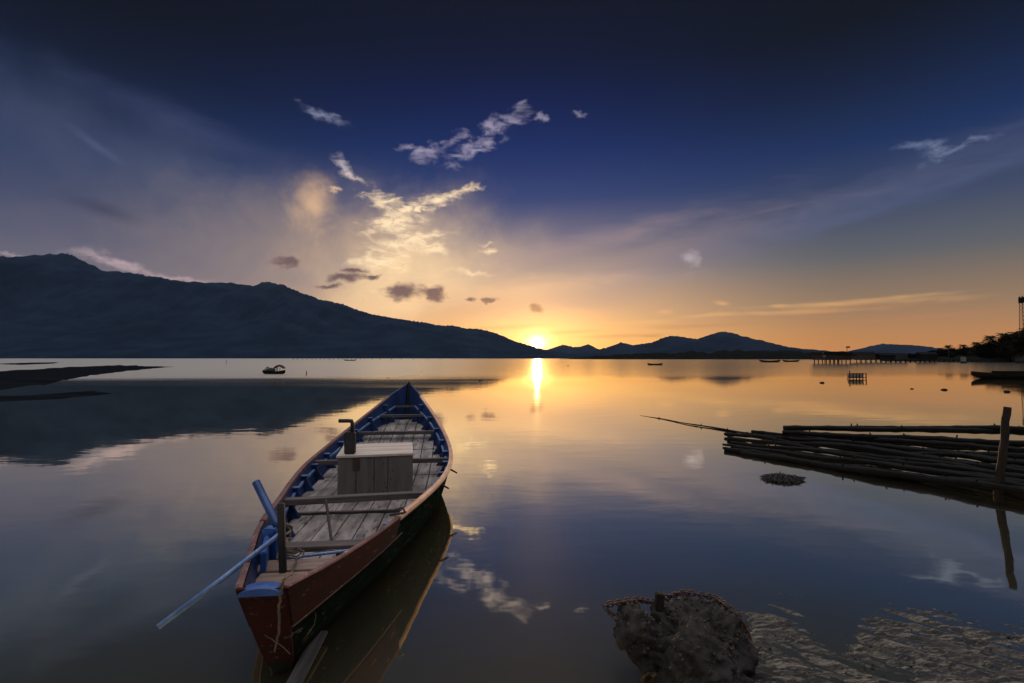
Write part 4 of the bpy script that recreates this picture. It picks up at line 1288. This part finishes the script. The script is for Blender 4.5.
def rock(name, blobs, seed, sub=5):
    """blobs: list of (centre, radii); radial union around the first centre"""
    bm = bmesh.new()
    for c, r in blobs:
        bmesh.ops.create_icosphere(bm, subdivisions=sub, radius=1.0, matrix=Matrix.Translation(c) @ Matrix.Diagonal((*r, 1)))
    me = bpy.data.meshes.new(name); bm.to_mesh(me); bm.free()
    o = bpy.data.objects.new('tmp', me); C.objects.link(o)
    md = o.modifiers.new('r', 'REMESH'); md.mode = 'VOXEL'; md.voxel_size = .011
    sm = o.modifiers.new('s', 'SMOOTH'); sm.iterations = 6; sm.factor = .6
    dg = bpy.context.evaluated_depsgraph_get()
    me2 = bpy.data.meshes.new_from_object(o.evaluated_get(dg))
    bpy.data.objects.remove(o)
    bm = bmesh.new(); bm.from_mesh(me2); bm.normal_update()
    nn = {v.index: v.normal.copy() for v in bm.verts}
    for v in bm.verts:
        p = v.co
        k = .055 * noise.fractal(p * 6 + Vector((seed, 0, 0)), .9, 2, 5) + .026 * noise.fractal(p * 22, .7, 2, 4) - .014 * max(0, noise.noise(p * 12 + Vector((9, 0, seed))))
        v.co = p + nn[v.index] * k
    return bm


r0 = at(690, 640, z=.12)
def rp(px, py, y): return at(px, py, y=y)
blobs = [(rp(703, 640, 2.62), (.225, .24, .215)), (rp(702, 668, 2.45), (.19, .2, .22)), (rp(718, 675, 2.5), (.14, .2, .19)), (rp(636, 624, 2.62), (.11, .13, .12)), (rp(648, 640, 2.60), (.12, .12, .12)), (rp(690, 625, 2.7), (.16, .15, .14)), (rp(735, 645, 2.65), (.09, .15, .12))]
blobs = [(c + Vector((-.012, 0, -.022)), tuple(v * .93 for v in r)) for c, r in blobs]
bm = rock('boulder', blobs, 4.2)
bm.verts.ensure_lookup_table(); bm.normal_update()
surf = [(v.co.copy(), v.normal.copy()) for v in bm.verts if v.co.z > -.01]
rk = empty('boulder', (r0.x, r0.y, 0))
tag(rk, 'dark barnacled boulder at the bottom of the picture with a chain over it', 'rock')
for v in bm.verts: v.co -= rk.location
obj('stone', bm, M['rock'], rk, smooth=True)
bm = bmesh.new(); rnd = random.Random(3)
for _ in range(900):
    c, nrm = rnd.choice(surf)
    dens = noise.noise(c * 7) + .6 * (c.z - .12) * 5
    if dens < rnd.uniform(-.3, .5): continue
    s = rnd.uniform(.004, .011)
    q = nrm.to_track_quat('Z', 'Y').to_matrix().to_4x4()
    r = bmesh.ops.create_cone(bm, cap_ends=True, segments=6, radius1=s, radius2=s * .35, depth=s * 1.3, matrix=Matrix.Translation(c - rk.location + nrm * s * .4) @ q @ Matrix.Rotation(rnd.uniform(-.6, .6), 4, 'X'))
obj('shell_crust', bm, M['shell'], rk)['kind'] = 'stuff'
# wooden stub on top
bm = bmesh.new(); p = at(659.5, 604, y=2.62); box(bm, p + Vector((0, 0, .012)), (.042, .04, .09), Matrix.Rotation(R(6), 3, 'Y'), .005)
tag(obj('wooden_stub', bm, M['darkwood']), 'short square wooden stub standing on top of the boulder', 'stub')


def surf_snap(px, py, ys, lift=.012):
    """walk along the line of sight to the rock surface"""
    best = None
    for c, nrm in surf:
        a, b = 512 + F * (c.x) / (c.y * math.cos(PITCH) + (c.z - CAM_H) * math.sin(PITCH)), 0
        d = c.y * math.cos(PITCH) + (c.z - CAM_H) * math.sin(PITCH); u = -c.y * math.sin(PITCH) + (c.z - CAM_H) * math.cos(PITCH)
        a = 512 + F * c.x / d; b = 341.5 - F * u / d
        e = (a - px) ** 2 + (b - py) ** 2 + (c.y - 2.3) * 12
        if best is None or e < best[0]: best = (e, c, nrm)
    return best[1] + best[2] * lift


tip = at(604, 606, y=2.62)
path = [surf_snap(618, 620, 0), tip, tip + Vector((.004, 0, .006)), surf_snap(628, 603, 0), surf_snap(640, 600, 0), surf_snap(652, 600, 0), surf_snap(668, 594, 0), surf_snap(684, 593, 0), surf_snap(700, 594, 0), surf_snap(716, 599, 0), surf_snap(728, 606, 0), surf_snap(738, 616, 0), surf_snap(746, 632, 0), surf_snap(752, 650, 0)]
pts = []
for a, b in zip(path[:-1], path[1:]):
    n = max(1, int((b - a).length / .002))
    for k in range(n): pts.append(a.lerp(b, k / n))
bm = bmesh.new(); acc = 0; last = pts[0]; i = 0; j = 0
step = .026
cur = 0.0
for k in range(1, len(pts)):
    cur += (pts[k] - pts[k - 1]).length
    if cur >= step:
        cur = 0; a = last; b = pts[k]; last = b
        d = (b - a).normalized(); x = d.orthogonal().normalized(); y = d.cross(x)
        ang = (i % 2) * math.pi / 2 + .4; i += 1
        s = x * math.cos(ang) + y * math.sin(ang); c = (a + b) / 2
        ring = [c + d * math.cos(t) * .021 + s * math.sin(t) * .013 for t in [2 * math.pi * q / 10 for q in range(11)]]
        tube(bm, ring, .0046, 6, cap=False)
tag(obj('rusty_chain', bm, M['rust'], smooth=True), 'rusty chain draped over the boulder with a loop hanging off its left side', 'chain')

# ------------------------------------------------------------------ haze over the lagoon
bm = bmesh.new()
r = bmesh.ops.create_cube(bm, size=1.0, matrix=Matrix.Translation((0, 3600, 430)) @ Matrix.Diagonal((18000, 12400, 884, 1)))
hm = bpy.data.materials.new('evening_haze'); hm.use_nodes = True
hn = hm.node_tree; hn.nodes.clear()
pv = hn.nodes.new('ShaderNodeVolumePrincipled'); pv.inputs['Color'].default_value = (0.40, 0.58, 1.0, 1)
pv.inputs['Density'].default_value = 0.000014; pv.inputs['Anisotropy'].default_value = 0.2
ho = hn.nodes.new('ShaderNodeOutputMaterial'); hn.links.new(pv.outputs[0], ho.inputs['Volume'])
hz = tag(obj('haze', bm, hm), kind='stuff')
